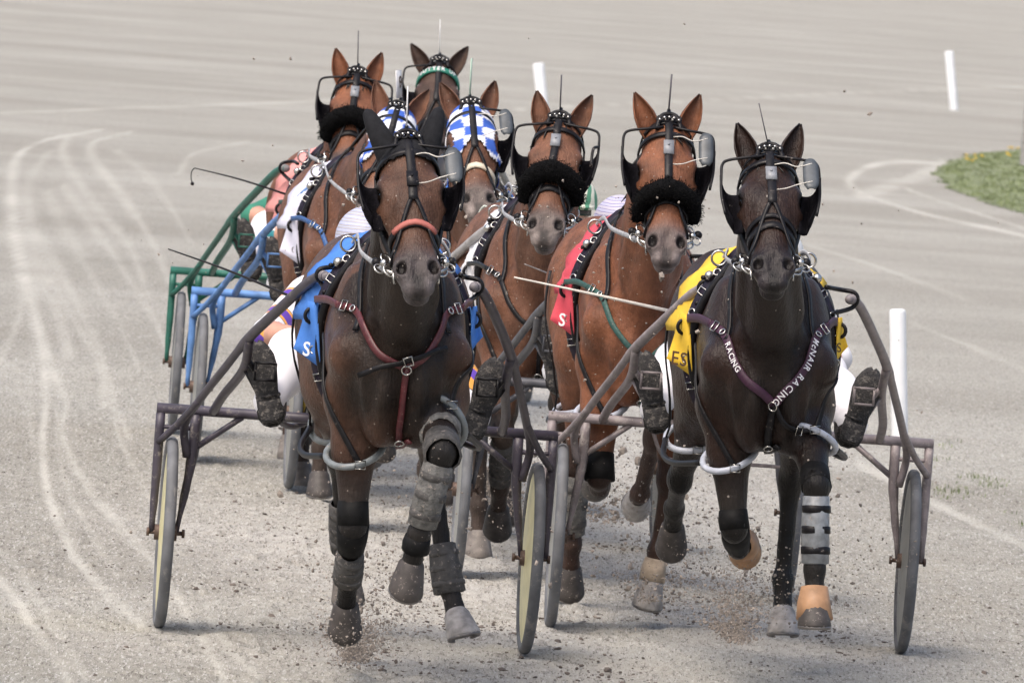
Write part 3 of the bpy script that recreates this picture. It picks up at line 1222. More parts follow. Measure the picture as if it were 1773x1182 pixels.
    for s in (-1, 1):
        B.ell(tuple(H(s * 0.049, 0.522, -0.034)), (0.028 * hs, 0.040 * hs, 0.028 * hs), 0.018, rot)         # nostril wing
        B.ell(tuple(H(s * 0.052, 0.520, -0.006)), (0.0185 * hs, 0.0280 * hs, 0.036 * hs), 0.007, rot, cut=True)
        B.ell(tuple(H(s * 0.100, 0.205, -0.055)), (0.022 * hs, 0.026 * hs, 0.022 * hs), 0.02, rot, cut=True)  # eye socket
        B.cone(tuple(H(s * 0.02, 0.612, -0.096)), tuple(H(s * 0.064, 0.535, -0.096)), 0.005 * hs, 0.005 * hs, 0.012, cut=True)  # lips
        B.ell(tuple(H(s * 0.078, 0.30, -0.10)), (0.020 * hs, 0.07 * hs, 0.018 * hs), 0.03, rot, cut=True)
    # ---- legs
    for s in (-1, 1):
        el, kn, fe, ho = [tuple(q) for q in leg['f', s]]
        fm = Vector(el).lerp(Vector(kn), 0.38)
        B.cone(el, tuple(fm), 0.098, 0.072, 0.05)
        B.cone(tuple(fm), kn, 0.072, 0.040, 0.04)
        B.ell(kn, (0.044, 0.047, 0.056), 0.025)
        B.cone(kn, fe, 0.033, 0.029, 0.03)
        B.ell(fe, (0.037, 0.042, 0.041), 0.022)
        B.cone(fe, ho, 0.030, 0.037, 0.025)
        sti, hk, fe, ho = [tuple(q) for q in leg['h', s]]
        hip = (s * 0.13, 0.62, 1.16)
        B.cone(hip, sti, 0.19, 0.125, 0.10, 0.8)
        gm = Vector(sti).lerp(Vector(hk), 0.35)
        B.cone(sti, tuple(gm), 0.108, 0.086, 0.06, 0.82)
        B.cone(tuple(gm), hk, 0.085, 0.042, 0.05, 0.85)
        B.ell(hk, (0.041, 0.056, 0.062), 0.03)
        B.cone(hk, fe, 0.035, 0.030, 0.03)
        B.ell(fe, (0.037, 0.043, 0.042), 0.022)
        B.cone(fe, ho, 0.031, 0.038, 0.025)
    V, F = B.skin(2)
    # ---- coat colours of the animal
    c = sp['coat']
    body, dark, pts_c, muz_c = [np.array(q) for q in c]
    col = np.tile(body, (len(V), 1))

    def blend(w, cc):
        nonlocal col
        col = col * (1 - w[:, None]) + np.array(cc) * w[:, None]

    hv = (V - V3(poll)) @ np.stack([V3(xr), V3(u), V3(n)], 1) / hs
    hx, hu, hn = hv.T
    ishead = (hu > -0.02) & (hu < 0.7) & (hn > -0.30) & (hn < 0.1)
    # darker breast, underside of the neck and head, and back stripe
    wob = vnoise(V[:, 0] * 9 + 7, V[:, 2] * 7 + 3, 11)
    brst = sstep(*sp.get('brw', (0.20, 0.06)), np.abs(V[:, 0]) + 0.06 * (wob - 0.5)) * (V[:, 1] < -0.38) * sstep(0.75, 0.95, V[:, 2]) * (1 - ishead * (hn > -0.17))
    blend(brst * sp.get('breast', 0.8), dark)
    blend(sstep(0.16, 0.05, np.abs(V[:, 0])) * (V[:, 1] > -0.4) * sstep(1.40, 1.47, V[:, 2]) * 0.6, dark)
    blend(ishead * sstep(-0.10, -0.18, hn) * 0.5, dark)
    for key, (a_, b_, c_, d_) in leg.items():
        d1, t1 = seg_dist(V, a_, b_)
        k1 = (d1 < 0.12) * sstep(sp.get('blk', 0.45), 1.0, t1)
        blend(np.clip(k1, 0, 1), pts_c)
        for p, q in ((b_, c_), (c_, d_)):
            dd, _ = seg_dist(V, p, q)
            blend((dd < 0.085) * 1.0, pts_c)
    blend(ishead * sstep(0.40, 0.50, hu) * sp.get('muzw', 0.9), muz_c)
    lipw = ishead * sstep(0.535, 0.575, hu) * sstep(0.014, 0.034, np.abs(hx)) * 0.7
    blend(lipw, np.array(muz_c) * 2.3)
    blend(ishead * sstep(0.53, 0.56, hu) * sstep(0.022, 0.010, np.abs(hx)) * (hn > -0.09) * 0.8, np.array(muz_c) * 0.35)
    for s in (-1, 1):
        nd = np.sqrt(((hx - s * 0.052) / 0.018) ** 2 + ((hu - 0.520) / 0.028) ** 2) + 10 * (hn < -0.06)
        blend(ishead * sstep(1.25, 0.8, nd), (0.008, 0.006, 0.006))
        ed = np.sqrt((np.abs(hx) - 0.1) ** 2 + (hu - 0.205) ** 2 + (hn + 0.05) ** 2)
        blend(ishead * sstep(0.05, 0.028, ed) * 0.8, dark * 0.6)
    body_ob = mesh_np('body', V, F, coat_mat('coat_' + sp['id'], sp.get('gloss', 0.48), sp.get('fleck', 0.4), sp.get('shine', 0.25)), root, col)
    bvh = BVHTree.FromPolygons([tuple(v) for v in V.astype(float)], F.tolist())

    # ---- eyes, ears, hair, hooves
    for s in (-1, 1):
        MB().ball(H(s * 0.086, 0.205, -0.052), 0.021 * hs, 12, 9).build('eye', EYE, root)
    fwd = (n * 0.9 - u * 0.1)
    for s, (out, fw) in zip((-1, 1), sp.get('ears', ((0.34, 0.1), (0.34, 0.1)))):
        ax = (-u * 0.95 + xr * s * out + n * fw - Vector((0, 0, -0.25)))
        eb = H(s * 0.052, 0.035, -0.055)
        if sp.get('earhood'):
            mb = ear_mesh(eb - ax.normalized() * 0.02, ax, (n + xr * s * 0.35), 0.205, 0.036, True)
            mb.build('ear_cover', BLACKC, root)
        else:
            e = ear_mesh(eb - ax.normalized() * 0.015, ax, (n + xr * s * 0.30), 0.195, 0.034)
            V_ = np.array(e.v)
            me = bpy.data.meshes.new('ear')
            me.from_pydata(e.v, [], e.f)
            me.polygons.foreach_set('use_smooth', [True] * len(me.polygons))
            tt = ((V_ - V3(eb)) @ V3(ax.normalized())) / 0.195
            ec = body[None] * (1 - 0.75 * sstep(0.55, 1.0, tt))[:, None]
            a = me.attributes.new('Col', 'FLOAT_COLOR', 'POINT')
            a.data.foreach_set('color', np.concatenate([ec, np.ones((len(V_), 1))], 1).astype(np.float32).ravel())
            me.materials.append(coat_mat('coat_' + sp['id']))
            link('ear', me, root)
    rr = random.Random(sp['seed'])
    mb = MB()
    for _ in range(46):     # mane wisps along the crest
        t = rr.random() * 0.8
        b0 = Vector((0, -0.20, 1.48)).lerp(H(0, -0.005, -0.10), t)
        q, nn = snap(bvh, b0 + Vector((0, 0, 0.1)), -0.005)
        s = rr.choice((-1, 1, 1))
        Lm = rr.uniform(0.06, 0.13)
        mb.tube(crom([q, q + Vector((s * 0.03, 0.0, 0.03)), q + Vector((s * (0.05 + Lm * 0.4), 0.03 * rr.random(), -Lm * 0.4))], 3), [0.006] * 6 + [0.001], 4)
    mb.build('mane', HAIR, root)
    mb = MB()
    for _ in range(14 if not sp.get('earhood') else 0):
        b0 = H(rr.uniform(-0.03, 0.03), 0.01, -0.01)
        tip = H(rr.uniform(-0.06, 0.06), rr.uniform(0.06, 0.12), rr.uniform(0.004, 0.015))
        mb.tube(crom([b0, b0.lerp(tip, 0.5) + n * 0.008, tip], 3), [0.003] * 6 + [0.0008], 4)
    if mb.v:
        mb.build('forelock', HAIR, root)
    mb = MB()
    for _ in range(30):
        b0 = Vector((rr.uniform(-0.03, 0.03), 0.98, 1.33 + rr.uniform(-0.03, 0.03)))
        e_ = Vector((rr.uniform(-0.05, 0.05), 1.42 + rr.uniform(-0.06, 0.1), 0.86 + rr.uniform(-0.05, 0.12)))
        mb.tube(crom([b0 - Vector((0, 0.06, 0)), b0 + Vector((0, 0.10, 0.0)), b0.lerp(e_, 0.5) + Vector((0, 0.10, 0.0)), e_], 4), [0.012] * 9 + [0.009, 0.006, 0.004, 0.001], 4)
    mb.build('tail', HAIR, root)
    hoofc = sp['hoof']
    for i, (key, (a_, b_, c_, d_)) in enumerate(leg.items()):
        ax = (d_ - c_).normalized()
        toe = Vector((0, -1, 0)) if abs(ax.y) < 0.93 else Vector((0, 0, 1 if ax.y > 0 else -1))
        if key[0] == 'f' or True:
            sw = math.atan2(-(ax.y), -(ax.z))     # swing of the pastern
            toe = Vector((0, -math.cos(sw), -math.sin(sw)))
            toe = Vector((0, -ax.z * -1, 0)) if False else (Vector((0, 0, 0)) + Vector((1, 0, 0)).cross(ax) * -1)
            if toe.y > 0 and abs(ax.z) > 0.3:
                toe = -toe
        hc_ = hoofc[{('f', -1): 0, ('f', 1): 1, ('h', -1): 2, ('h', 1): 3}[key]]
        hm = mat('hoof_' + hc_, {'dark': (0.05, 0.043, 0.04), 'pale': (0.30, 0.285, 0.275), 'tan': (0.36, 0.20, 0.10), 'mud': (0.17, 0.15, 0.135)}[hc_], 0.6, noise=0.35, nscale=28, mud=0.3)
        ho_ob = hoof_mesh(d_, ax, toe).build('hoof', hm, root)
        f2 = (toe - ax * toe.dot(ax)).normalized()
        s2 = ax.cross(f2)
        arc = [d_ + ax * (0.094 + 0.011 * math.cos(t)) + f2 * (0.024 + math.cos(t) * 0.056) + s2 * math.sin(t) * 0.052 for t in np.linspace(-2.5, 2.5, 19)]
        MB().tube(arc, 0.0075, 6).build('horseshoe', mat('steel_shoe', (0.20, 0.19, 0.185), 0.45, metal=0.8, noise=0.3, mud=0.3), ho_ob)
    return root, bvh, H, (xr, u, n), leg, hs


# ------------------------------------------------------------------ harness
def text_on(mb, pts, nrms, text, size, start, gap=1.0, flip=False):
    """letters following a strap"""
    acc = [0.0]
    for a, b in zip(pts[:-1], pts[1:]):
        acc.append(acc[-1] + (b - a).length)
    pos = start
    for ch in text:
        adv = 0.45 * size if ch == ' ' else glyph(ch)[2] * size
        if ch != ' ':
            w = pos + adv / 2
            i = max(0, min(len(pts) - 2, int(np.searchsorted(acc, w)) - 1))
            t = (w - acc[i]) / max(1e-6, acc[i + 1] - acc[i])
            c = pts[i].lerp(pts[i + 1], t)
            nn = nrms[i].lerp(nrms[i + 1], t).normalized()
            r = (pts[i + 1] - pts[i]).normalized()
            up = nn.cross(r).normalized()
            put_glyph(mb, ch, c + nn * 0.0085, r, up, size)
        pos += adv + size * 0.22 * gap


def make_tack(sp, root, bvh, H, fr, leg, hs):
    xr, u, n = fr
    rr = random.Random(sp['seed'] + 100)
    strapm = sp.get('bridle', BLACK)

    def hp(*pts, off=0.004, k=5):
        return on_body(bvh, [H(*p) for p in pts], off, k)

    # ---- hood (part of the cloth worn on the head)
    if sp.get('hood'):
        me = root.children[0].data
        nv = len(me.vertices)
        co = np.zeros(nv * 3, np.float32)
        me.vertices.foreach_get('co', co)
        co = co.reshape(-1, 3).astype(float)
        no = np.zeros(nv * 3, np.float32)
        me.vertices.foreach_get('normal', no)
        no = no.reshape(-1, 3)
        Fq = np.zeros(len(me.polygons) * 4, np.int32)
        me.loops.foreach_get('vertex_index', Fq)
        Fq = Fq.reshape(-1, 4)
        hv = (co - V3(H(0, 0, 0))) @ np.stack([V3(xr), V3(u), V3(n)], 1) / hs
        eyed = np.sqrt((np.abs(hv[:, 0]) - 0.105) ** 2 + ((hv[:, 1] - 0.20) * 0.8) ** 2 + (hv[:, 2] + 0.05) ** 2)
        if sp['hood'] == 'check':
            ok = (hv[:, 1] > -0.03) & (hv[:, 1] < 0.30 - 1.3 * np.maximum(0, 0.06 - np.abs(hv[:, 0]))) & (hv[:, 2] > -0.21) & (eyed > 0.050)
        else:
            ok = (hv[:, 1] > -0.04) & (hv[:, 1] < 0.095) & (hv[:, 2] > -0.20)
        fk = ok[Fq].all(1)
        used = np.unique(Fq[fk])
        rem = np.full(nv, -1)
        rem[used] = np.arange(len(used))
        VV = co[used] + no[used] * 0.007
        hc = hv[used]
        if sp['hood'] == 'check':
            ang = np.arctan2(hc[:, 0], hc[:, 2] + 0.13)
            ck = (np.floor(hc[:, 1] / 0.060 + 0.4) + np.floor(ang / 0.50 + 0.5)) % 2
            colr = np.where(ck[:, None] > 0.5, np.array([[0.030, 0.095, 0.42]]), np.array([[0.72, 0.74, 0.80]]))
            o = mesh_np('hood', VV, rem[Fq[fk]], attr_mat('checked_hood_cloth'), root, colr)
        else:
            o = mesh_np('hood', VV, rem[Fq[fk]], BLACKC, root)
        sm = o.modifiers.new('thick', 'SOLIDIFY')
        sm.thickness = 0.004
        sm.offset = 1

    # ---- bridle
    crown, cn = hp((-0.085, 0.06, -0.11), (-0.06, 0.025, -0.03), (0, 0.012, 0.005), (0.06, 0.025, -0.03), (0.085, 0.06, -0.11), off=0.008)
    br = MB().ribbon(crown, cn, 0.026, 0.004).build('bridle', strapm, root)

    def sub(name, mb, m_):
        return mb.build(name, m_, br)

    bb, bn = hp((-0.11, 0.085, -0.09), (-0.07, 0.078, -0.015), (0, 0.075, 0.0), (0.07, 0.078, -0.015), (0.11, 0.085, -0.09), off=0.010)
    if sp.get('browtext'):
        bo = sub('browband', MB().ribbon(bb, bn, 0.034, 0.006), mat('green_browband', (0.015, 0.16, 0.11), 0.5, noise=0.1))
        mb = MB()
        text_on(mb, bb, bn, sp['browtext'], 0.024, 0.075)
        sub('lettering', mb, LETTERW)
    else:
        sub('browband', MB().ribbon(bb, bn, 0.02, 0.004), strapm)
    # overcheck strap down the forehead, with its plate
    fp, fn = hp((0, 0.01, 0.0), (0, 0.10, 0.0), (0, 0.20, 0.0), (0, 0.27, 0.0), off=0.009)
    sub('forehead_strap', MB().ribbon(fp, fn, 0.030 if sp.get('bigcheck', 1) else 0.02, 0.004), strapm)
    if sp.get('plate', True):
        q, qn = snap(bvh, H(0, 0.205 if sp['id'] == 'A' else 0.14, 0.02), 0.016)
        mb = MB()
        rows = [[q + xr * (a * 0.019) + u * (b * 0.030) + qn * 0.0 for a in (-1, 0, 1)] for b in (-1, 0, 1)]
        mb.grid(rows, 0.005)
        mb.ball(q + qn * 0.006 - u * 0.01, 0.005, 6, 4)
        sub('strap_plate', mb, GREYP if sp['id'] != 'A' else BLACK)
    for s in (-1, 1):
        p_, q_ = hp((0, 0.25, 0.01), (s * 0.025, 0.32, 0.0), (s * 0.055, 0.42, -0.03), (s * 0.068, 0.47, -0.07), off=0.008)
        sub('overcheck_strap', MB().ribbon(p_, q_, 0.014, 0.004), strapm)
        p_, q_ = hp((s * 0.10, 0.08, -0.10), (s * 0.11, 0.18, -0.105), (s * 0.105, 0.28, -0.11), (s * 0.08, 0.38, -0.11), (s * 0.07, 0.46, -0.09), off=0.010)
        sub('cheek_strap', MB().ribbon(p_, q_, 0.022, 0.005), strapm)
    nbp, nbn = hp((-0.07, 0.39, -0.11), (-0.062, 0.375, -0.05), (0, 0.355, -0.005), (0.062, 0.375, -0.05), (0.07, 0.39, -0.11), off=0.008)
    sub('noseband', MB().ribbon(nbp, nbn, 0.028, 0.005), sp.get('nose', strapm))
    if sp['id'] == 'A':
        p_, q_ = nbp[6:15], nbn[6:15]
        sub('noseband_pad', MB().ribbon([a + b * 0.006 for a, b in zip(p_, q_)], q_, 0.020, 0.006), mat('salmon_pad', (0.36, 0.11, 0.09), 0.7, noise=0.2))
    if sp['id'] == 'B':
        p_, q_ = hp((-0.075, 0.36, -0.09), (-0.06, 0.33, -0.04), (0, 0.315, 0.0), (0.06, 0.33, -0.04), (0.075, 0.36, -0.09), off=0.009)
        sub('noseband', MB().ribbon(p_, q_, 0.018, 0.004), strapm)
    if sp.get('roll'):
        # fleece shadow roll across the nose
        hw, ru, rad = sp['roll']
        mb = MB()
        path = crom([H(-hw, ru + 0.03, -0.10), H(-hw * 0.85, ru + 0.008, -0.01), H(0, ru - 0.004, 0.045), H(hw * 0.85, ru + 0.008, -0.01), H(hw, ru + 0.03, -0.10)], 7)
        rs = [rad * (0.72 + 0.30 * math.sin(math.pi * i / (len(path) - 1)) + rr.uniform(-0.05, 0.05)) for i in range(len(path))]
        mb.tube(path, rs, 16)
        mb.v = [tuple(Vector(v) + Vector((rr.uniform(-1, 1), rr.uniform(-1, 1), rr.uniform(-1, 1))) * 0.004) for v in mb.v]
        base = [Vector(v) for v in mb.v]
        cen = [path[i] for i in range(len(path)) for _ in range(16)]
        for v, c in zip(base, cen):        # wool tufts
            for _ in range(5):
                d = (v - c).normalized() + Vector((rr.uniform(-.5, .5), rr.uniform(-.5, .5), rr.uniform(-.5, .5)))
                w = v + Vector((rr.uniform(-.008, .008), rr.uniform(-.008, .008), rr.uniform(-.008, .008)))
                t_ = d.orthogonal().normalized() * 0.0022
                mb.add([w + t_, w - t_, w + d.normalized() * rr.uniform(0.005, 0.011)], [(0, 1, 2)])
        sub('shadow_roll', mb, BLACKF)
    # blinkers on their wire frames
    for s in (-1, 1):
        kind = sp['blink'][0 if s < 0 else 1]
        if kind == 'none':
            continue
        mb = MB()
        rows = []
        for j in range(11):                 # cup hung between the frame's outer side and the cheek
            t = j / 10
            ox, ou, on_ = 0.168 - 0.042 * t ** 2.2, 0.125 + 0.165 * t, 0.004 - 0.045 * t
            ix, iu, in_ = 0.108 - 0.012 * t, 0.165 + 0.165 * t, -0.048 - 0.012 * t
            row = []
            for i in range(9):
                q = i / 8
                bl = math.sin(math.pi * q) * (0.035 + 0.03 * math.sin(math.pi * min(1, t * 1.1)))
                row.append(H(s * (ox + (ix - ox) * q + 0.010 * math.sin(math.pi * q)), ou + (iu - ou) * q, on_ + (in_ - on_) * q - bl))
            rows.append(row)
        mb.grid(rows, 0.005 * s)
        sub('blinker', mb, mat('blinker_felt', (0.005, 0.0045, 0.0065), 0.85, spec=0.08, noise=0.4, nscale=60, bump=0.4, bscale=200, mud=0.08))
        fw = 0.012
        fr_ = crom([H(s * 0.02, 0.035, 0.012), H(s * 0.075, 0.052, 0.020), H(s * 0.138, 0.058, 0.012), H(s * 0.162, 0.075, 0.008), H(s * 0.167, 0.125, 0.0), H(s * 0.167, 0.20, -0.015), H(s * 0.155, 0.275, -0.03)], 5)
        sub('blinker_frame', MB().tube(fr_, 0.0052, 7), strapm)
        if kind == 'plate':
            mb = MB()
            rows = []
            for j in range(9):
                t = j / 8
                hw = 0.026 * (1 - abs(2 * t - 1) ** 4) ** 0.35 if 0 < t < 1 else 0.012
                rows.append([H(s * (0.135 + a * hw), 0.075 + t * 0.140, 0.035 + 0.006 * (1 - a * a)) for a in (-1, -0.5, 0, 0.5, 1)])
            mb.grid(rows, 0.004)
            sub('eye_shield', mb, mat('grey_eye_shield', (0.065, 0.074, 0.082), 0.45, noise=0.3, nscale=25, mud=0.1))
            mb = MB()
            for q0, q1 in ((0.085, 0.10), (0.205, 0.185)):
                mb.tube(crom([H(s * 0.01, q0, 0.02), H(s * 0.05, q0 + 0.006, 0.035), H(s * 0.09, q1 + 0.012, 0.04), H(s * 0.14, q1, 0.045)], 5), 0.0022, 5)
            sub('shield_wire', mb, WIRE)
        if kind == 'cup':
            mb = MB()
            mb.tube(crom([H(s * 0.167, 0.13, 0.0), H(s * 0.15, 0.17, 0.03), H(s * 0.15, 0.25, 0.02)], 4), 0.006, 6)
            sub('blinker_rim', mb, strapm)
    # bit: rings, mouthpiece ends, small balls and clips
    for s in (-1, 1):
        mb = MB()
        mb.ring(H(s * 0.078, 0.475, -0.085), xr * 0.35 + n * 0.9, 0.026, 0.0035)
        mb.ring(H(s * 0.090, 0.415, -0.10), xr * 0.5 + n * 0.8, 0.019, 0.003)
        mb.ring(H(s * 0.112, 0.455, -0.10), xr * 0.3 + n * 0.9, 0.018, 0.003)
        mb.ball(H(s * 0.098, 0.445, -0.085), 0.014, 8, 6)
        mb.tube([H(s * 0.05, 0.50, -0.085), H(s * 0.10, 0.47, -0.085)], 0.006, 6)
        mb.tube([H(s * 0.073, 0.47, -0.075), H(s * 0.070, 0.53, -0.085)], 0.0042, 6)
        sub('bit_ring', mb, CHROME)
        mb = MB()
        mb.ball(H(s * 0.12, 0.425, -0.105), 0.016, 8, 6)
        sub('bit_burr', mb, BLACK)
    # poll fitting and number plate
    mb = MB()
    mb.tube(crom([H(-0.045, 0.045, 0.01), H(-0.03, -0.01, 0.01), H(0, -0.025, 0.01), H(0.03, -0.01, 0.01), H(0.045, 0.045, 0.01)], 5), 0.009, 7)
    for k in range(4):
        a = -0.033 + 0.022 * k
        mb.ring(H(a, 0.0, 0.014), xr * rr.uniform(-0.4, 0.4) + n, 0.011, 0.005, 10, 5)
    mb.tube([H(0, 0.0, 0.0), H(0, -0.055, -0.005)], [0.011, 0.007], 8)
    sub('poll_fitting', mb, BLACK)
    mb = MB()
    for k in range(5):
        mb.ball(H(-0.035 + 0.0175 * k, 0.012 - 0.012 * (1 - ((k - 2) / 2) ** 2), 0.026), 0.0055, 6, 4)
    sub('poll_studs', mb, CHROME)
    tw, tl, tx = sp.get('tag', (0.0, 0.14, 0.0))   # turn in degrees, height, lean
    b0 = H(0, -0.03, -0.005)
    up = (Vector((0, 0, 1)) + Vector((tx, 0, 0))).normalized()
    side = Vector((math.sin(math.radians(tw)), math.cos(math.radians(tw)), 0))
    side = (side - up * side.dot(up)).normalized()
    nn = side.cross(up)
    mb = MB()
    rows = [[b0 + up * (0.02 + h * tl) + side * (w * 0.034) for w in (-1, 1)] for h in (0, 0.5, 1)]
    mb.grid(rows, 0.004)
    tg = sub('number_plate', mb, mat('number_plate_' + sp.get('tagcol', 'white'), {'white': (0.6, 0.6, 0.62), 'dark': (0.06, 0.055, 0.065), 'green': (0.4, 0.55, 0.45)}[sp.get('tagcol', 'white')], 0.4, noise=0.15, mud=0.15))
    if sp.get('num'):
        mb = MB()
        rt = side if side.x > 0 else -side
        fc = rt.cross(up)
        put_glyph(mb, sp['num'], b0 + up * (0.02 + tl * 0.55) + fc * 0.006, rt, up, 0.055)
        sub('lettering', mb, LETTERD)

    # ---- saddle pad, girth straps, saddle cloth
    sc = sp['cloth']
    pts, nr = girth_path(bvh, -0.045, -128, 128, 0.013, 44, tilt=0.03)
    sad = MB().tube(pts, 0.016, 9).build('saddle_pad', BLACK, root)
    pts, nr = girth_path(bvh, -0.005, -150, 150, 0.028, 50, tilt=0.02)
    MB().ribbon(pts, [(a + Vector((0, -1.1, 0))).normalized() for a in nr], 0.046, 0.005).build('saddle_strap', STUD, sad)
    for i in range(4, 47, 3):
        if abs(i - 25) < 4:
            continue
        f_ = (nr[i] + Vector((0, -1.1, 0))).normalized()
        tdir = (pts[i + 1] - pts[i]).normalized()
        if i % 2:
            mc = MB().ring(pts[i] + f_ * 0.010, f_, 0.013, 0.003)
        else:
            wv = tdir.cross(f_)
            mc = MB().tube([pts[i] + f_ * 0.009 + wv * a * 0.017 + tdir * b * 0.012 for a, b in ((-1, -1), (1, -1), (1, 1), (-1, 1))], 0.0028, 5, True)
        mc.build('buckle', CHROME, sad)
    for s in (-1, 1):
        i = 25 + s * 5
        mc = MB()
        mc.ring(pts[i] + nr[i] * 0.035, Vector((0, 1, 0)), 0.026, 0.0045)
        mc.ball(pts[i + s * 2] + nr[i + s * 2] * 0.018, 0.018, 8, 6)
        mc.build('terret_ring', CHROME, sad)
        # tug loop that carries the shaft tip, and hanging strap ends
        i = 25 + s * 14
        mb = MB()
        tp = pts[i] + nr[i] * 0.03
        mb.ring(tp - nr[i] * 0.012, Vector((0.3 * s, 1, 0)), 0.024, 0.007, 14, 7)
        mb.build('shaft_tug', BLACK, sad)
    # cloth: draped over the back, flaring below, with a waving lower flap
    cm = mat('cloth_' + sp['id'], sc['col'], 0.75, noise=0.12, nscale=10, bump=0.6, bscale=14)
    mb = MB()
    rows = []
    na = 36
    for j in range(9):
        y = 0.02 + sc.get('len', 0.42) * j / 8
        row = []
        for i in range(na + 1):
            a = math.radians(-96 + 156 * i / na)
            d = Vector((math.sin(a), 0, math.cos(a)))
            loc, nn_, _, _ = bvh.ray_cast(Vector((0, y, 1.2)) + d * 0.9, -d)
            fl = max(0, abs(math.degrees(a)) - 45) / 59
            row.append(loc + d * (0.022 + 0.016 * fl ** 1.5 + 0.007 * math.sin(j * 1.7 + i * 0.9) + 0.006 * math.sin(i * 2.3 + j * 0.6) * fl) + Vector((0, -0.02 * fl, 0)))
        rows.append(row)
    mb.grid(rows, 0.003)
    for s in (-1, 1):
        a = math.radians(s * 88)
        d = Vector((math.sin(a), 0, math.cos(a)))
        loc, _, _, _ = bvh.ray_cast(Vector((0, 0.03, 1.2)) + d * 0.9, -d)
        if loc is None:
            loc = Vector((s * 0.25, 0.03, 1.2))
        o0 = loc + d * 0.045 + Vector((0, -0.02, 0.035))
        rt = Vector((0.86, 0.5 * s * 1.0, 0.0)).normalized()
        rt = Vector((s * 0.8, 0.6, 0.10)).normalized()
        fw_, fh_ = (0.85, 0.19) if s < 0 else (0.45, 0.13)
        rows = []
        for j in range(8):
            t = j / 7
            row = []
            for i in range(6):
                w = i / 5
                row.append(o0 + rt * ((w - 0.45) * fw_ * (0.055 + 0.075 * t ** 1.5)) + Vector((s * 0.012 * t, -0.025 * math.sin(t * 3.5 + w * 3), -fh_ * t + 0.05 * (w - 0.5) * t)))
            rows.append(row)
        mb.grid(rows, 0.003)
        if sc.get('text') and s < 0 or sc.get('text2') and s > 0:
            txt = sc['text'] if s < 0 else sc['text2']
            tm = MB()
            r_ = (rt if rt.x > 0 else -rt)
            up_ = Vector((0, 0, 1))
            up_ = (up_ - r_ * up_.dot(r_)).normalized()
            c0 = o0 + rt * 0.006 + Vector((s * 0.012, -0.036, -0.160)) if s < 0 else o0 + Vector((0.006, -0.034, -0.105))
            sz = 0.05 if s < 0 else 0.034
            w = 0
            for ch in txt:
                w += glyph(ch)[2] * sz + 0.008
            x0 = -w / 2
            for ch in txt:
                gw = glyph(ch)[2] * sz
                put_glyph(tm, ch, c0 + r_ * (x0 + gw / 2), r_, up_, sz)
                x0 += gw + 0.008
            pend = tm
        else:
            pend = None
        if pend is not None:
            sc.setdefault('_pend', []).append(pend)
    cl = mb.build('saddle_cloth', cm, root)
    for tm in sc.pop('_pend', []):
        tm.build('lettering', sc.get('tmat', LETTERW), cl)

    # ---- breast collar
    bc = sp.get('collar', MAROON)
    jn = sp.get('join', (0.0, 0.985))
    cpts = sp.get('cpts', [(0.192, 1.225), (0.148, 1.185), (0.118, 1.10), (0.065, 1.03)])
    L1, N1 = front_path(bvh, [(-a, b) for a, b in cpts] + [jn], 0.012)
    R1, M1 = front_path(bvh, cpts + [jn], 0.012)
    wd = sp.get('collarw', 0.026)
    co_ = MB().ribbon(L1, N1, wd, 0.005).ribbon(R1, M1, wd, 0.005).build('breast_collar', bc, root)
    for s in (-1, 1):
        nk, nkn = on_body(bvh, [(s * 0.16, -0.56, 1.185), (s * 0.15, -0.48, 1.30), (s * 0.11, -0.36, 1.40), (s * 0.05, -0.26, 1.48)], 0.010, 6)
        MB().ribbon(nk, nkn, 0.020, 0.005).build('neck_strap', BLACK, co_)
    for pts_, nr_, s in ((L1, N1, -1), (R1, M1, 1)):
        e0 = pts_[0]
        MB().ribbon(crom([e0, e0 + Vector((s * 0.03, 0.20, 0.01)), Vector((s * 0.262, 0.0, e0.z + 0.0))], 5), [Vector((s, -0.4, 0))] * 11, wd, 0.005).build('trace', bc, co_)
        mc = MB()
        i = 5
        MB().ring(pts_[i] + nr_[i] * 0.01, nr_[i], 0.011, 0.0028).build('ring', CHROME, co_)
        f_ = nr_[2]
        tdir = (pts_[3] - pts_[2]).normalized()
        wv = tdir.cross(f_)
        mc.tube([pts_[2] + f_ * 0.009 + wv * a * 0.018 + tdir * b * 0.013 for a, b in ((-1, -1), (1, -1), (1, 1), (-1, 1))], 0.0028, 5, True)
        mc.build('buckle', CHROME, co_)
    jp, jnn = L1[-1], N1[-1]
    cs, cnn = front_path(bvh, [jn, (jn[0] * 0.5, 0.93), (0, 0.86), (0, 0.80), (0, 0.76)], 0.012)
    MB().ribbon(cs, cnn, wd * 0.85, 0.005).build('chest_strap', sp.get('chest', bc), co_)
    MB().ring(jp + jnn * 0.012, jnn, 0.016, 0.003).build('ring', CHROME, co_)
    i = int(len(cs) * 0.62)
    MB().ring(cs[i] + cnn[i] * 0.014, cnn[i], 0.015, 0.003).build('ring', CHROME, co_)
    if sp.get('ctext'):
        tR, tL = sp['ctext']
        mb = MB()
        text_on(mb, R1, M1, tR, 0.025, 0.125)
        mb2 = MB()
        text_on(mb2, L1, N1, tL, 0.022, 0.150, gap=0.8)
        mb.build('lettering', LETTERW, co_)
        mb2.build('lettering', LETTERW, co_)
    if sp.get('cross'):
        cp, cpn = front_path(bvh, sp['cross'], 0.020)
        MB().ribbon(cp, cpn, 0.018, 0.004).build('cross_strap', BLACK, co_)
        i = len(cp) // 2
        tdir = (cp[i + 1] - cp[i]).normalized()
        wv = tdir.cross(cpn[i])
        mc = MB().tube([cp[i] + cpn[i] * 0.007 + wv * a * 0.016 + tdir * b * 0.014 for a, b in ((-1, -1), (1, -1), (1, 1), (-1, 1))], 0.0028, 5, True)
        mc.build('buckle', CHROME, co_)

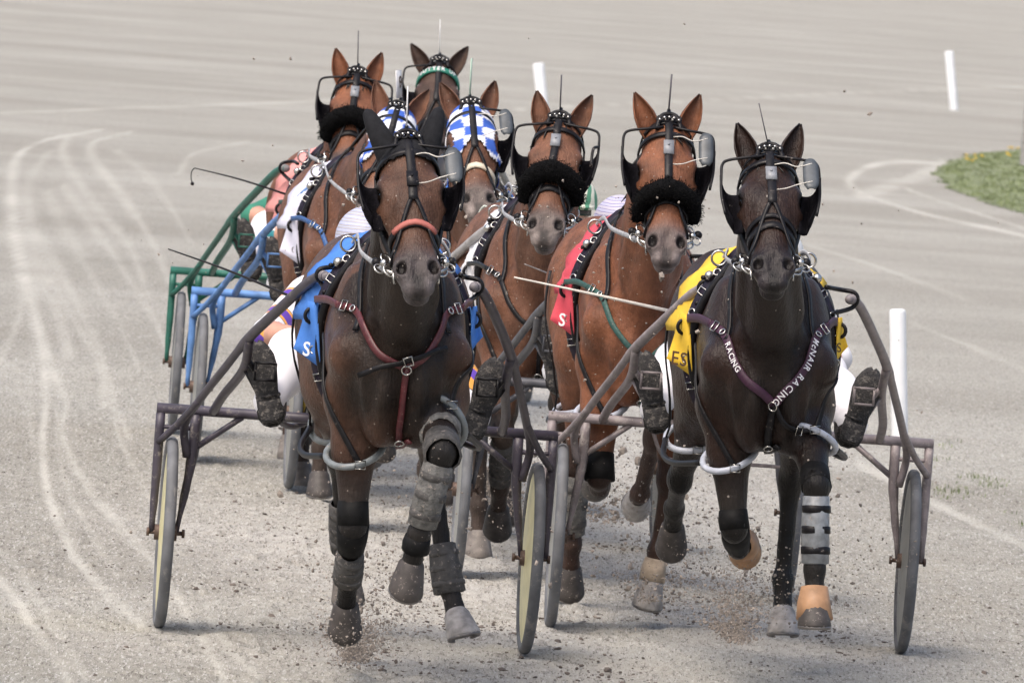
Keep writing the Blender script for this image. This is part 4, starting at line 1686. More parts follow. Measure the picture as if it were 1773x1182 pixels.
    # ---- reins from bit through terret to the driver
    for s in (-1, 1):
        a = H(s * 0.098, 0.47, -0.09)
        t_ = Vector((s * 0.13, -0.03, 1.47))
        e_ = Vector((s * 0.12, sp.get('reinlen', 1.75), 1.10))
        path = crom([a, a.lerp(t_, 0.5) + Vector((s * 0.03, 0, 0.0)), t_, t_.lerp(e_, 0.5) + Vector((0, 0, 0.06)), e_], 8)
        MB().tube(path, 0.0095, 6, flat=(1.0, 0.4)).build('rein', REIN, root)

    # ---- hobbles: plastic loops round forearm and gaskin joined along the side
    if sp.get('hobble'):
        hm = HOBBLE if sp['hobble'] == 'pale' else HOBBLEG
        cen = {}
        for key in (('f', -1), ('f', 1), ('h', -1), ('h', 1)):
            a_, b_, c_, d_ = leg[key]
            tt = 0.40 if key[0] == 'f' else 0.50
            c = a_.lerp(b_, tt)
            u_ = (b_ - a_).normalized()
            # loop hangs tilted, lower at the outside
            ax = (u_ * -1 + Vector((key[1] * 0.30, -0.55 if key[0] == 'f' else 0.3, 0))).normalized()
            rx = Vector((1, 0, 0))
            rx = (rx - ax * rx.dot(ax)).normalized()
            ry = ax.cross(rx)
            pts = [c + rx * math.cos(t) * 0.098 + ry * math.sin(t) * 0.108 for t in [2 * math.pi * k / 22 for k in range(22)]]
            mb = MB().tube(pts, 0.0115, 8, True)
            hb = mb.build('hobble', hm, root)
            out = max(pts, key=lambda q: q.x * key[1])
            cen[key] = out
            top = Vector((key[1] * 0.285, 0.02 if key[0] == 'f' else 0.5, 1.25))
            ins = min(pts, key=lambda q: q.y)
            hang = [ins, c + Vector((key[1] * 0.10, -0.05, 0.17)), Vector((key[1] * 0.24, -0.25, 1.15))] if key[0] == 'f' else [out, out.lerp(top, 0.5) + Vector((key[1] * 0.05, 0, 0)), top]
            hp_, hn_ = on_body(bvh, hang, 0.014, 5)
            hp_[0] = hang[0]
            MB().ribbon(hp_, hn_, 0.02, 0.004).build('hanger_strap', BLACK, hb)
            mc = MB()
            mc.tube([ins + Vector((0, -0.016, 0)) + Vector((p * 0.017, 0, q * 0.013)) for p, q in ((-1, -1), (1, -1), (1, 1), (-1, 1))], 0.003, 5, True)
            mc.build('buckle', CHROME, hb)
        for s in (-1, 1):
            a, b = cen['f', s], cen['h', s]
            path = crom([a, a.lerp(b, 0.33) + Vector((s * 0.05, 0, -0.03)), a.lerp(b, 0.66) + Vector((s * 0.05, 0, -0.03)), b], 5)
            MB().tube(path, 0.011, 7).build('hobble_strap', BLACK, root)

    if sp.get('tie'):      # tongue tie hanging from the mouth
        MB().tube(crom([H(-0.01, 0.60, -0.05), H(0.02, 0.585, 0.0), H(0.05, 0.62, -0.02), H(0.085, 0.70, -0.06)], 5), 0.005, 6).build('tongue_tie', mat('pale_string', (0.5, 0.55, 0.5), 0.8, noise=0.2), root)
    # ---- leg boots
    for (key, seg, t0, t1, ra, rb, mname) in sp.get('boots', []):
        j = leg[key]
        a, b = j[seg].lerp(j[seg + 1], t0), j[seg].lerp(j[seg + 1], t1)
        m_ = {'black': mat('boot_neoprene_black', (0.007, 0.007, 0.0075), 0.65, spec=0.15, noise=0.4, nscale=40, mud=0.12), 'grey': mat('boot_muddy_grey', (0.065, 0.062, 0.060), 0.75, noise=0.4, nscale=35, mud=0.35, bump=0.5, bscale=80), 'pale': mat('boot_pale_cream', (0.42, 0.34, 0.26), 0.7, noise=0.3, nscale=30, mud=0.25), 'tan': mat('bell_boot_tan', (0.36, 0.205, 0.11), 0.55, noise=0.25, nscale=20, mud=0.2), 'silver': mat('boot_silver_plastic', (0.20, 0.215, 0.23), 0.4, noise=0.3, nscale=40, mud=0.3), 'felt': mat('boot_pale_felt', (0.13, 0.128, 0.122), 0.85, noise=0.4, nscale=50, mud=0.35, bump=0.6, bscale=120)}[mname]
        ra, rb = ra * 0.83, rb * 0.83
        vs, fs = bar_round(a, b, ra, rb)
        bo = MB().add(vs, fs).build('leg_boot', m_, root)
        if mname in ('grey', 'silver', 'felt') and (b - a).length > 0.12:
            for q in (0.2, 0.5, 0.8):
                vs, fs = bar_round(a.lerp(b, q - 0.06), a.lerp(b, q + 0.06), ra + (rb - ra) * q + 0.008, ra + (rb - ra) * q + 0.008, prof=[(0, -0.002), (0.1, 0.0035), (0.9, 0.0035), (1, -0.002)])
                MB().add(vs, fs).build('boot_strap', BLACK if mname == 'silver' else mat('boot_muddy_grey', (0, 0, 0)), bo)


# ------------------------------------------------------------------ sulkies
def paint(name, col, mud, mudcol=(0.30, 0.26, 0.24)):
    return mat('sulky_paint_' + name, col, 0.45, noise=0.25, nscale=18, mud=mud, mudcol=mudcol, mudscale=45)


def make_sulky(label, x, y, psi, pm, discm, shaftm=None, tips=None, stay=False):
    Mw = root_matrix(x, y, 0, psi, 0)
    root = thing('sulky', label, 'sulky', Mw, 'racing sulkies')
    HW, AZ = 0.70, 0.785
    mb = MB()
    mb.tube([(-HW - 0.015, 0, AZ), (HW + 0.015, 0, AZ)], 0.0185, 10)
    mb.build('arch_bar', pm, root)
    for s in (-1, 1):
        # fork: outer and inner leg straddling the wheel
        mb = MB()
        mb.tube(crom([(s * HW, 0, AZ - 0.015), (s * HW, 0, 0.55), (s * (HW + 0.003), 0, 0.345)], 4), [0.014] * 5 + [0.012] * 2 + [0.009] * 2, 8, flat=(1, 1.2))
        mb.tube(crom([(s * (HW - 0.125), 0.002, AZ - 0.015), (s * (HW - 0.12), 0, 0.6), (s * (HW - 0.085), 0, 0.345)], 4), [0.019] * 5 + [0.015] * 2 + [0.009] * 2, 8)
        mb.tube([(s * (HW - 0.12), 0, AZ - 0.065), (s * HW, 0, AZ - 0.065)], 0.008, 6)
        mb.tube([(s * (HW - 0.29), 0, AZ - 0.012), (s * (HW - 0.135), 0, AZ - 0.13)], 0.011, 6)
        mb.build('fork', pm, root)
        # shaft
        tp = Vector(tips[0 if s < 0 else 1]) if tips else Vector((s * 0.250, -1.93, 1.365))
        ctrl = [tp, tp + Vector((s * 0.022, 0.07, -0.004)), tp + Vector((s * 0.060, 0.20, -0.045)), (s * 0.375, -1.45, 1.225), (s * 0.455, -1.05, 1.10), (s * 0.515, -0.70, 0.975), (s * 0.575, -0.32, 0.845), (s * 0.615, -0.06, 0.735), (s * 0.598, -0.01, 0.62)]
        path = crom(ctrl, 5)
        sh = MB().tube(path, [0.0165] * 8 + [0.018] * 14 + [0.015] * (len(path) - 22), 10).build('shaft', shaftm or pm, root)
        MB().tube(crom([(s * 0.575, -0.32, 0.845), (s * 0.64, -0.12, 0.74), (s * (HW + 0.0), -0.005, 0.665)], 5), 0.0125, 8).build('outer_stay', pm, sh)
        MB().tube(crom([(s * 0.452, -1.06, 1.095), (s * 0.455, -0.85, 0.985), (s * 0.50, -0.35, 0.86), (s * 0.515, 0, AZ)], 5), 0.0165, 9).build('brace', pm, sh)
        mb = MB()
        d = (tp - Vector(path[3])).normalized()
        for q in range(4):
            mb.ring(tp - d * (0.012 + 0.014 * q), d, 0.0145, 0.0045, 12, 6)
        mb.ball(tp + d * 0.004, 0.016, 10, 6)
        mb.build('shaft_tip', mat('shaft_end_rubber', (0.17, 0.155, 0.165), 0.6, noise=0.3, mud=0.3), sh)
        # stirrup: bracket with pedal cup
        fx, fy, fz = s * 0.385, -0.945, 0.985
        mb = MB()
        mb.tube([(s * 0.455, -0.93, 1.03), (fx + s * 0.035, fy + 0.01, fz)], 0.010, 6)
        mb.tube([(s * 0.452, -0.86, 0.99), (fx + s * 0.02, fy + 0.05, fz - 0.07)], 0.012, 6)
        for dx, dz, w, h in ((0, 0.029, 0.075, 0.008), (0, -0.029, 0.075, 0.008), (-0.0355, 0, 0.008, 0.062), (0.0355, 0, 0.008, 0.062)):
            mb.box((fx + dx, fy - 0.012, fz + dz), (w, 0.034, h))
        mb.build('stirrup', pm if discm is not DISCY else BLACK, root)
        # wheel
        wx = s * (HW - 0.048)
        wy, wz, R = 0.0, 0.345, 0.322
        mb = MB()
        n = 64
        mb.tube([(wx, wy + R * math.cos(t), wz + R * math.sin(t)) for t in [2 * math.pi * i / n for i in range(n)]], 0.0205, 12, True)
        ty = bpy.data.objects.new('wheel', None)
        COL.objects.link(ty)
        ty.parent = root
        mb.build('tyre', RUBBER, ty)
        mb = MB()
        for e in (-1, 1):
            vs, fs = [], []
            prof = [(R - 0.010, 0.010), (R - 0.03, 0.012), (0.20, 0.015), (0.07, 0.020), (0.03, 0.024)]
            for rr_, xx in prof:
                for i in range(n):
                    t = 2 * math.pi * i / n
                    vs.append((wx + e * xx, wy + rr_ * math.cos(t), wz + rr_ * math.sin(t)))
            for a in range(len(prof) - 1):
                for i in range(n):
                    q = (a * n + i, a * n + (i + 1) % n, (a + 1) * n + (i + 1) % n, (a + 1) * n + i)
                    fs.append(q if e > 0 else q[::-1])
            mb.add(vs, fs)
        mb.build('disc', discm, ty)
        mb = MB().tube([(wx - 0.065, wy, wz), (wx + 0.065, wy, wz)], 0.008, 8).tube([(wx - 0.04, wy, wz), (wx + 0.04, wy, wz)], 0.028, 12)
        mb.tube([(wx - 0.068, wy, wz), (wx - 0.058, wy, wz)], 0.015, 6).tube([(wx + 0.058, wy, wz), (wx + 0.068, wy, wz)], 0.015, 6)
        mb.build('hub', mat('rusty_hub', (0.11, 0.075, 0.06), 0.6, metal=0.4, noise=0.4, nscale=30, mud=0.3), ty)
    # seat on its struts
    mb = MB()
    rows = [[(sx * 0.17 * (1 - 0.25 * abs(t - 0.5)), 0.03 + 0.34 * t, 0.80 + 0.02 * sx * sx + 0.05 * t * t) for sx in (-1, -0.5, 0, 0.5, 1)] for t in (0, 0.25, 0.5, 0.75, 1)]
    mb.grid(rows, 0.045)
    mb.build('seat', BLACK, root)
    mb = MB()
    for s in (-1, 1):
        mb.tube(crom([(s * 0.30, 0, AZ), (s * 0.22, 0.22, 0.74), (s * 0.10, 0.36, 0.79)], 4), 0.012, 7)
    mb.build('seat_strut', pm, root)
    if stay:
        MB().tube(crom([(-0.33, 0, AZ - 0.02), (-0.27, 0.05, 0.66), (-0.12, 0.07, 0.655), (0.12, 0.07, 0.655), (0.27, 0.05, 0.66), (0.33, 0, AZ - 0.02)], 5), 0.0075, 6).build('under_stay', pm, root)
    return root


# ------------------------------------------------------------------ drivers
def driver_skin(lx=0.0):
    xs = axis_steps([(-0.50, 0.50, 0.0095)])
    ys = axis_steps([(-1.02, -0.40, 0.014), (-0.40, -0.12, 0.0075), (-0.12, 0.66, 0.013)])
    zs = axis_steps([(0.66, 0.98, 0.013), (0.98, 1.16, 0.0075), (1.16, 1.66, 0.011)])
    B = Solid(xs, ys, zs)
    B.cone((0, 0.17, 0.94), (lx * 0.5, 0.34, 1.09), 0.128, 0.135, 0.05, 1.20)
    B.cone((lx * 0.5, 0.34, 1.09), (lx * 0.8, 0.44, 1.19), 0.135, 0.115, 0.06, 1.38)
    B.cone((lx * 0.85 - 0.15, 0.45, 1.21), (lx * 0.85 + 0.15, 0.45, 1.21), 0.075, 0.075, 0.06)
    B.cone((lx * 0.9, 0.44, 1.22), (lx, 0.42, 1.33), 0.058, 0.052, 0.04)
    B.ell((lx, 0.415, 1.405), (0.075, 0.095, 0.112), 0.03)
    B.ell((lx, 0.355, 1.36), (0.050, 0.050, 0.055), 0.03)
    B.cone((lx, 0.315, 1.425), (lx, 0.298, 1.385), 0.010, 0.016, 0.015)
    B.cone((lx - 0.022, 0.306, 1.345), (lx + 0.022, 0.306, 1.345), 0.008, 0.008, 0.01)
    for s in (-1, 1):
        B.ell((lx + s * 0.074, 0.425, 1.395), (0.012, 0.022, 0.032), 0.012)
        B.ell((lx + s * 0.030, 0.317, 1.415), (0.014, 0.010, 0.010), 0.008, cut=True)
        # leg, bent over the seat's edge, foot in the stirrup
        B.cone((s * 0.10, 0.14, 0.93), (s * 0.27, -0.36, 1.03), 0.100, 0.078, 0.05)
        B.cone((s * 0.27, -0.36, 1.03), (s * 0.36, -0.84, 0.875), 0.077, 0.055, 0.04)
        B.cone((s * 0.30, -0.55, 0.985), (s * 0.325, -0.62, 0.955), 0.082, 0.078, 0.05)
        # arm
        el = (s * 0.34, 0.10, 1.07)
        wr = (s * 0.15, -0.16, 1.07)
        B.cone((lx * 0.85 + s * 0.20, 0.44, 1.20), el, 0.068, 0.052, 0.04)
        B.cone(el, wr, 0.048, 0.030, 0.03)
        # hand closed on the rein
        B.ell((s * 0.125, -0.215, 1.07), (0.022, 0.045, 0.040), 0.02)
        for k, (ln, dz) in enumerate(((0.040, 0.030), (0.045, 0.010), (0.042, -0.010), (0.034, -0.028))):
            a = (s * 0.122, -0.252, 1.07 + dz)
            b = (s * 0.098, -0.252 - ln * 0.55, 1.07 + dz)
            c = (s * 0.085, -0.240, 1.068 + dz)
            B.cone(a, b, 0.0105, 0.0095, 0.006)
            B.cone(b, c, 0.0095, 0.0085, 0.005)
        B.cone((s * 0.125, -0.20, 1.105), (s * 0.100, -0.245, 1.118), 0.012, 0.0095, 0.01)
    V, F = B.skin(2)
    c = V[F].mean(1)
    z = np.zeros(len(F), np.int32)          # 0 jersey 1 trousers 2 skin
    leg = (c[:, 2] < 0.985 + 0.12 * (c[:, 1] < 0.05)) & ~((np.abs(c[:, 0]) < 0.4) & (c[:, 1] < 0.12) & (c[:, 1] > -0.34) & (c[:, 2] > 1.015) & False)
    dl = np.minimum(*[np.minimum(seg_dist(c, (s * 0.10, 0.14, 0.93), (s * 0.27, -0.36, 1.03))[0] - 0.01, seg_dist(c, (s * 0.27, -0.36, 1.03), (s * 0.36, -0.84, 0.875))[0]) for s in (-1, 1)])
    z[dl < 0.105] = 1
    for s in (-1, 1):
        da, t = seg_dist(c, (s * 0.34, 0.10, 1.07), (s * 0.15, -0.16, 1.07))
        z[(da < 0.06) & (t > 0.12) & (c[:, 1] < 0.09)] = 2
        dh = np.linalg.norm(c - np.array((s * 0.115, -0.225, 1.07)), axis=1)
        z[dh < 0.085] = 2
    z[c[:, 2] > 1.285] = 2
    return V, F, z




def boot_parts(s, parent):
    """riding boot seen sole-on: toe up, heel down"""
    base = Vector((s * 0.378, -0.905, 0.945))
    tilt = math.radians(14 * s)
    R_ = Matrix.Rotation(tilt, 3, 'Y')
    back = Matrix.Rotation(math.radians(-12), 3, 'X')

    def T(x, y, z):
        return base + R_ @ (back @ Vector((x, y, z)))
    # outline of the sole, z from -0.14 (heel) to 0.145 (toe)
    prof = [(-0.142, 0.020), (-0.136, 0.034), (-0.11, 0.040), (-0.07, 0.038), (-0.03, 0.036), (0.02, 0.044), (0.06, 0.050), (0.095, 0.047), (0.122, 0.034), (0.138, 0.018), (0.143, 0.004)]
    mb = MB()
    rows = []
    vs, fs = [], []
    n = 14
    for k, (z, w) in enumerate(prof):
        t = (z + 0.142) / 0.285
        dep = 0.085 * (1 - t) + 0.05 * t if t < 0.9 else 0.05 * (1 - t) / 0.1 + 0.01
        for i in range(n):
            a = math.pi * i / (n - 1)
            vs.append(T(-math.cos(a) * w * 0.98 + s * 0.006 * t, 0.012 + dep * max(0.0, math.sin(a)) ** 0.7, z))
    for k in range(len(prof) - 1):
        for i in range(n - 1):
            fs.append((k * n + i, k * n + i + 1, (k + 1) * n + i + 1, (k + 1) * n + i))
    mb.add(vs, fs)
    # ankle shaft up into the trouser leg
    mb.tube(crom([T(0, 0.045, -0.10), T(-s * 0.006, 0.10, -0.09), Vector((s * 0.352, -0.78, 0.895))], 4), [0.048, 0.05, 0.05, 0.05, 0.05, 0.052, 0.054, 0.055, 0.056], 12)
    bo = mb.build('boot', BOOT, parent)
    mb = MB()
    rows = [[T(a * w * (1 if abs(a) < 1 else 1.03) + s * 0.006 * ((z + 0.142) / 0.285), 0.012 + 0.004 * (abs(a) == 1), z) for a in (-1, -0.6, 0, 0.6, 1)] for z, w in prof]
    mb.grid(rows, -0.013)
    mb.build('sole', SOLE, bo)
    mb = MB()
    rows = [[T(a * w * 1.02, 0.000 - 0.012, z) for a in (-1, -0.5, 0, 0.5, 1)] for z, w in ((-0.141, 0.022), (-0.134, 0.035), (-0.11, 0.041), (-0.085, 0.040), (-0.068, 0.037))]
    mb.grid(rows, -0.020)
    mb.build('heel', SOLE, bo)
    mb = MB().tube(crom([T(-0.042, 0.01, -0.045), T(0, -0.003, -0.050), T(0.042, 0.01, -0.045)], 4), 0.006, 6)
    mb.build('instep_strap', SOLE, bo)


def make_driver(label, sx, sy, psi, jersey, trousers, helmet, lx=0.0):
    Mw = root_matrix(sx, sy, 0, psi, 0)
    root = thing('person', label, 'person', Mw, 'sulky drivers')
    key = round(lx, 2)
    if key not in _SHARE:
        _SHARE[key] = driver_skin(lx)
    V_, F_q, Z_ = _SHARE[key]
    mesh_np('body', V_, F_q, [jersey, trousers, SKIN], root, midx=Z_)
    for s in (-1, 1):
        boot_parts(s, root)
    # helmet: shell with rim and peak
    mb = MB()
    vs, fs = [], []
    n, m_ = 28, 10
    for j in range(m_ + 1):
        th = math.radians(3 + 99 * j / m_)
        for k in range(n):
            a = 2 * math.pi * k / n
            fl = 1.0 + (0.05 if j == m_ else 0)
            vs.append(Vector((lx + 0.108 * math.sin(th) * math.cos(a) * fl, 0.422 + 0.128 * math.sin(th) * math.sin(a) * fl, 1.420 + 0.118 * math.cos(th))))
    for j in range(m_):
        for k in range(n):
            fs.append((j * n + k, (j + 1) * n + k, (j + 1) * n + (k + 1) % n, j * n + (k + 1) % n))
    fs.append(tuple(range(n)))
    mb.add(vs, fs)
    hm = mb.build('helmet', helmet, root)
    pk = MB().grid([[(lx + x * 0.085, 0.305 - 0.045 * t * (1 - x * x * 0.5) + 0.02 * x * x, 1.415 - 0.012 * t) for x in (-1, -0.5, 0, 0.5, 1)] for t in (0, 0.5, 1)], 0.005)
    pk.build('peak', helmet, hm)
    gg = MB().grid([[(lx + x * 0.075, 0.312 + 0.035 * x * x, 1.412 - 0.042 * t) for x in (-1, -0.6, -0.2, 0.2, 0.6, 1)] for t in (0, 0.5, 1)], 0.006)
    gg.build('goggles', mat('dark_goggles', (0.03, 0.03, 0.035), 0.1, noise=0.1), hm)
    return root


_SHARE = {}


def striped(name, cols, scale, axis='Z', dist=2.0):
    """cloth or shell printed in bands"""
    if name in MATS:
        return MATS[name]
    M = bpy.data.materials.new(name)
    M.use_nodes = True
    N, L = M.node_tree.nodes, M.node_tree.links
    b = N['Principled BSDF']
    b.inputs['Roughness'].default_value = 0.55
    tc = N.new('ShaderNodeTexCoord')
    w = N.new('ShaderNodeTexWave')
    w.wave_type = 'BANDS'
    w.bands_direction = axis
    w.inputs['Scale'].default_value = scale
    w.inputs['Distortion'].default_value = dist
    w.inputs['Detail'].default_value = 1.5
    L.new(tc.outputs['Object'], w.inputs['Vector'])
    r = N.new('ShaderNodeValToRGB')
    r.color_ramp.interpolation = 'CONSTANT'
    el = r.color_ramp.elements
    while len(el) < len(cols):
        el.new(0.5)
    for i, (e, c) in enumerate(zip(el, cols)):
        e.position = c[0]
        e.color = (*c[1], 1)
    L.new(w.outputs['Fac'], r.inputs[0])
    L.new(r.outputs[0], b.inputs['Base Color'])
    MATS[name] = M
    return M


PURP = paint('dark_violet', (0.050, 0.043, 0.060), 0.42, (0.17, 0.155, 0.15))
MAUVE = paint('mud_mauve', (0.21, 0.18, 0.185), 0.5, (0.33, 0.30, 0.285))
SLATE = paint('slate', (0.075, 0.078, 0.092), 0.35, (0.22, 0.20, 0.19))
PALEG = paint('pale_grey', (0.32, 0.31, 0.31), 0.30, (0.22, 0.20, 0.19))
YELL = paint('yellow', (0.52, 0.36, 0.05), 0.25)
BLUEP = paint('blue', (0.10, 0.22, 0.48), 0.12)
GREENP = paint('green', (0.018, 0.115, 0.085), 0.15)
GREY2 = paint('grey', (0.20, 0.21, 0.21), 0.35)

WHT = (0.72, 0.71, 0.74)
JA = striped('jersey_white_orange', [(0.0, WHT), (0.60, (0.02, 0.02, 0.03)), (0.66, (0.70, 0.33, 0.06)), (0.86, (0.10, 0.04, 0.35))], 2.2, 'DIAGONAL')
TA = striped('trousers_white_orange', [(0.0, WHT), (0.93, (0.02, 0.02, 0.03)), (0.94, (0.70, 0.33, 0.06)), (0.99, (0.12, 0.05, 0.40))], 0.45, 'DIAGONAL', 5)
HA = striped('helmet_blue_tan_bands', [(0.0, (0.42, 0.44, 0.56)), (0.30, (0.10, 0.14, 0.34)), (0.45, (0.46, 0.45, 0.50)), (0.70, (0.26, 0.21, 0.14)), (0.86, (0.40, 0.43, 0.55))], 13, 'Z', 1.2)
HC = striped('helmet_blue_white_bands', [(0.0, (0.42, 0.42, 0.56)), (0.35, (0.10, 0.08, 0.28)), (0.6, (0.46, 0.44, 0.52))], 13, 'Z', 2)
HD = striped('helmet_green_white', [(0.0, (0.08, 0.25, 0.15)), (0.5, (0.66, 0.66, 0.55))], 8, 'X', 5)
JH = striped('jersey_teal_white', [(0.0, (0.03, 0.22, 0.26)), (0.5, WHT)], 5, 'Z', 0.4)
JR = mat('jersey_red', (0.42, 0.03, 0.04), 0.8, noise=0.15, nscale=20)
JG = mat('jersey_green', (0.03, 0.18, 0.12), 0.8, noise=0.15, nscale=20)
JB = mat('jersey_black', (0.02, 0.02, 0.025), 0.8, noise=0.15, nscale=20)
JY = mat('jersey_white', WHT, 0.8, noise=0.12, nscale=20)
HW_ = mat('helmet_white', (0.66, 0.66, 0.66), 0.3, noise=0.1)
HB_ = mat('helmet_black', (0.02, 0.02, 0.022), 0.3, noise=0.1)

# ------------------------------------------------------------------ the field
BAY = ((0.155, 0.060, 0.030), (0.085, 0.032, 0.018), (0.040, 0.022, 0.017), (0.085, 0.072, 0.070))
DUSTYBAY = ((0.130, 0.058, 0.034), (0.10, 0.046, 0.028), (0.045, 0.032, 0.026), (0.105, 0.090, 0.084))
DARKA = ((0.074, 0.037, 0.024), (0.010, 0.0075, 0.006), (0.010, 0.009, 0.009), (0.050, 0.044, 0.045))
DARKB = ((0.023, 0.012, 0.009), (0.0065, 0.005, 0.0045), (0.005, 0.0045, 0.0045), (0.013, 0.011, 0.012))
DARKF = ((0.055, 0.032, 0.024), (0.018, 0.013, 0.011), (0.010, 0.009, 0.009), (0.035, 0.030, 0.030))


def ground_x(px, py, d):
    return P(px, py, d)


def place(px, py, d_withers, psi, lean, hloc=(0, -0.5, 1.1)):
    """ground position of a horse whose breast is seen at px, py"""
    ps = math.radians(psi)
    d = d_withers - 0.5 * math.cos(ps)
    p = P(px, py, d)
    x = p.x - 0.5 * math.sin(ps) + math.sin(math.radians(lean)) * p.z
    return x, d_withers


FIELD = []


def horse(**k):
    x, y = place(*k.pop('breast'), k.pop('d'), k['psi'], k['lean'])
    k.update(x=x, y=y)
    FIELD.append(k)


F_, H_ = 'f', 'h'
horse(id='A', seed=1, label='dark brown horse at front left with black cloth ear covers and maroon breast collar', d=34.10, breast=(692, 620), psi=4, lean=2.6, hop=0.05,
      headscale=1.02, poll=(706, 240), muzzle=(721, 425), coat=DARKA, earhood=True, hood='cap', ears=((0.48, 0.05), (0.34, 0.05)), fleck=0.55, breast_=0.92, brw=(0.235, 0.13), blk=0.05, gloss=0.36, shine=0.22,
      front=((4, -48, -36, 0.0, 0.0, 0.0), (70, -12, -22, 0.0, -0.065, -0.02)), hind=((0.50, -54, -30, -14, 0.04, 0.04, 0.01), (0.30, -44, 8, 24, 0.02, 0.06, 0.03)),
      hoof=('dark', 'dark', 'mud', 'pale'), blink=('felt', 'plate'), collar=MAROON, join=(0.015, 1.065), cpts=[(0.195, 1.25), (0.140, 1.235), (0.112, 1.17), (0.07, 1.105)], cross=[(-0.13, 1.035), (-0.03, 1.08), (0.06, 1.11), (0.14, 1.125)],
      cloth=dict(col=(0.05, 0.18, 0.55), text='S', text2=None), hobble='grey', tag=(4, 0.13, 0.0), tagcol='white',
      boots=[((F_, -1), 0, 0.80, 1.0, 0.052, 0.055, 'black'), ((F_, -1), 1, 0.0, 0.42, 0.056, 0.046, 'black'), ((F_, -1), 1, 0.5, 1.02, 0.044, 0.050, 'grey'), ((F_, 1), 0, 0.78, 1.06, 0.060, 0.068, 'grey'), ((F_, 1), 1, 0.14, 0.92, 0.052, 0.050, 'felt'), ((F_, 1), 0, 0.55, 0.68, 0.075, 0.072, 'felt'), ((H_, 1), 1, 0.62, 1.1, 0.046, 0.058, 'grey'), ((H_, -1), 1, 0.55, 1.1, 0.046, 0.056, 'grey'), ((F_, 1), 2, 0.1, 0.6, 0.042, 0.046, 'black')])
horse(id='B', seed=2, label='nearly black horse at front right with purple lettered breast collar and yellow cloth', d=35.65, breast=(1331, 620), psi=2, lean=2.8, hop=0.045,
      headscale=1.0, poll=(1332, 262), muzzle=(1338, 412), coat=DARKB, ears=((0.34, 0.1), (0.36, 0.15)), gloss=0.32, shine=0.24, fleck=0.06, blk=0.2,
      front=((6, -72, -90, 0.035, 0.03, 0.02), (54, 4, 14, 0.03, 0.0, 0.0)), hind=((0.48, -42, -70, -50, -0.07, 0.0, 0.0), (0.32, -46, 4, 20, -0.01, -0.02, 0.0)),
      hoof=('tan', 'dark', 'dark', 'pale'), blink=('felt', 'plate'), collar=PURPLE, collarw=0.031, join=(0.02, 0.965), chest=BLACK, cross=[(0.03, 0.965), (0.06, 0.90), (0.12, 0.87), (0.17, 0.87)],
      ctext=('McNAIR RACING', 'RACING'), cloth=dict(col=(0.72, 0.47, 0.035), text='ES', text2='S', tmat=LETTERD), hobble='pale', tag=(3, 0.13, -0.25), tagcol='dark',
      boots=[((F_, -1), 0, 0.85, 1.02, 0.050, 0.054, 'black'), ((F_, -1), 1, 0.0, 0.8, 0.052, 0.046, 'black'), ((F_, 1), 1, 0.12, 0.95, 0.046, 0.048, 'silver'), ((F_, 1), 2, 0.55, 1.55, 0.046, 0.068, 'tan'), ((F_, -1), 2, 0.6, 1.4, 0.046, 0.062, 'tan'), ((F_, 1), 0, 0.82, 1.02, 0.052, 0.054, 'black')])
horse(id='C', seed=3, label='bright bay horse with red cloth and straight black fleece noseband', d=38.15, breast=(1112, 590), psi=3.6, lean=2.8, hop=0.05,
      poll=(1158, 210), muzzle=(1155, 408), coat=BAY, ears=((0.50, 0.1), (0.40, 0.12)), breast_=0.2, fleck=0.5, slim=0.92, blk=0.7, roll=(0.098, 0.335, 0.037),
      front=((14, -78, -95, -0.01, 0.02, 0.0), (-2, -14, 0, -0.01, -0.03, -0.02)), hind=((0.34, -26, -20, -30, 0.0, 0.0, 0.0), (0.56, -40, -50, -80, -0.01, -0.03, 0.0)),
      hoof=('dark', 'pale', 'dark', 'pale'), blink=('felt', 'plate'), collar=GREENS, collarw=0.022, join=(0.0, 0.95), chest=GREENS,
      cloth=dict(len=0.3, col=(0.56, 0.06, 0.09), text='S'), hobble='pale', tag=(2, 0.13, 0.06), tagcol='dark', breast_w=0.2,
      boots=[((F_, -1), 0, 0.8, 1.05, 0.054, 0.060, 'black'), ((F_, 1), 2, 0.25, 1.0, 0.040, 0.050, 'pale'), ((H_, -1), 1, 0.2, 0.9, 0.050, 0.046, 'felt')])
horse(id='D', slim=0.92, seed=4, label='dusty bay horse with white cloth and lopsided fleece noseband, left of the red-clothed bay', d=40.75, breast=(932, 560), psi=3, lean=3.2, hop=0.0,
      poll=(969, 205), muzzle=(947, 362), tilt=6, coat=DUSTYBAY, ears=((0.30, 0.1), (0.42, 0.15)), fleck=0.6, roll=(0.098, 0.305, 0.042),
      front=((30, -40, -40, 0, 0, 0), (0, -8, 8, 0, 0, 0)), hind=((0.40, -34, -8, 5, 0, 0, 0), (0.56, -45, -25, -30, 0, 0, 0)),
      hoof=('dark', 'dark', 'mud', 'mud'), blink=('felt', 'cup'), collar=BLACK, collarw=0.02,
      cloth=dict(len=0.3, col=(0.70, 0.70, 0.73)), hobble='grey', tag=(5, 0.13, 0.02), tagcol='dark', fine=1.2, boots=[((F_, -1), 1, 0.1, 0.9, 0.046, 0.046, 'grey'), ((F_, 1), 1, 0.1, 0.9, 0.046, 0.046, 'grey')])
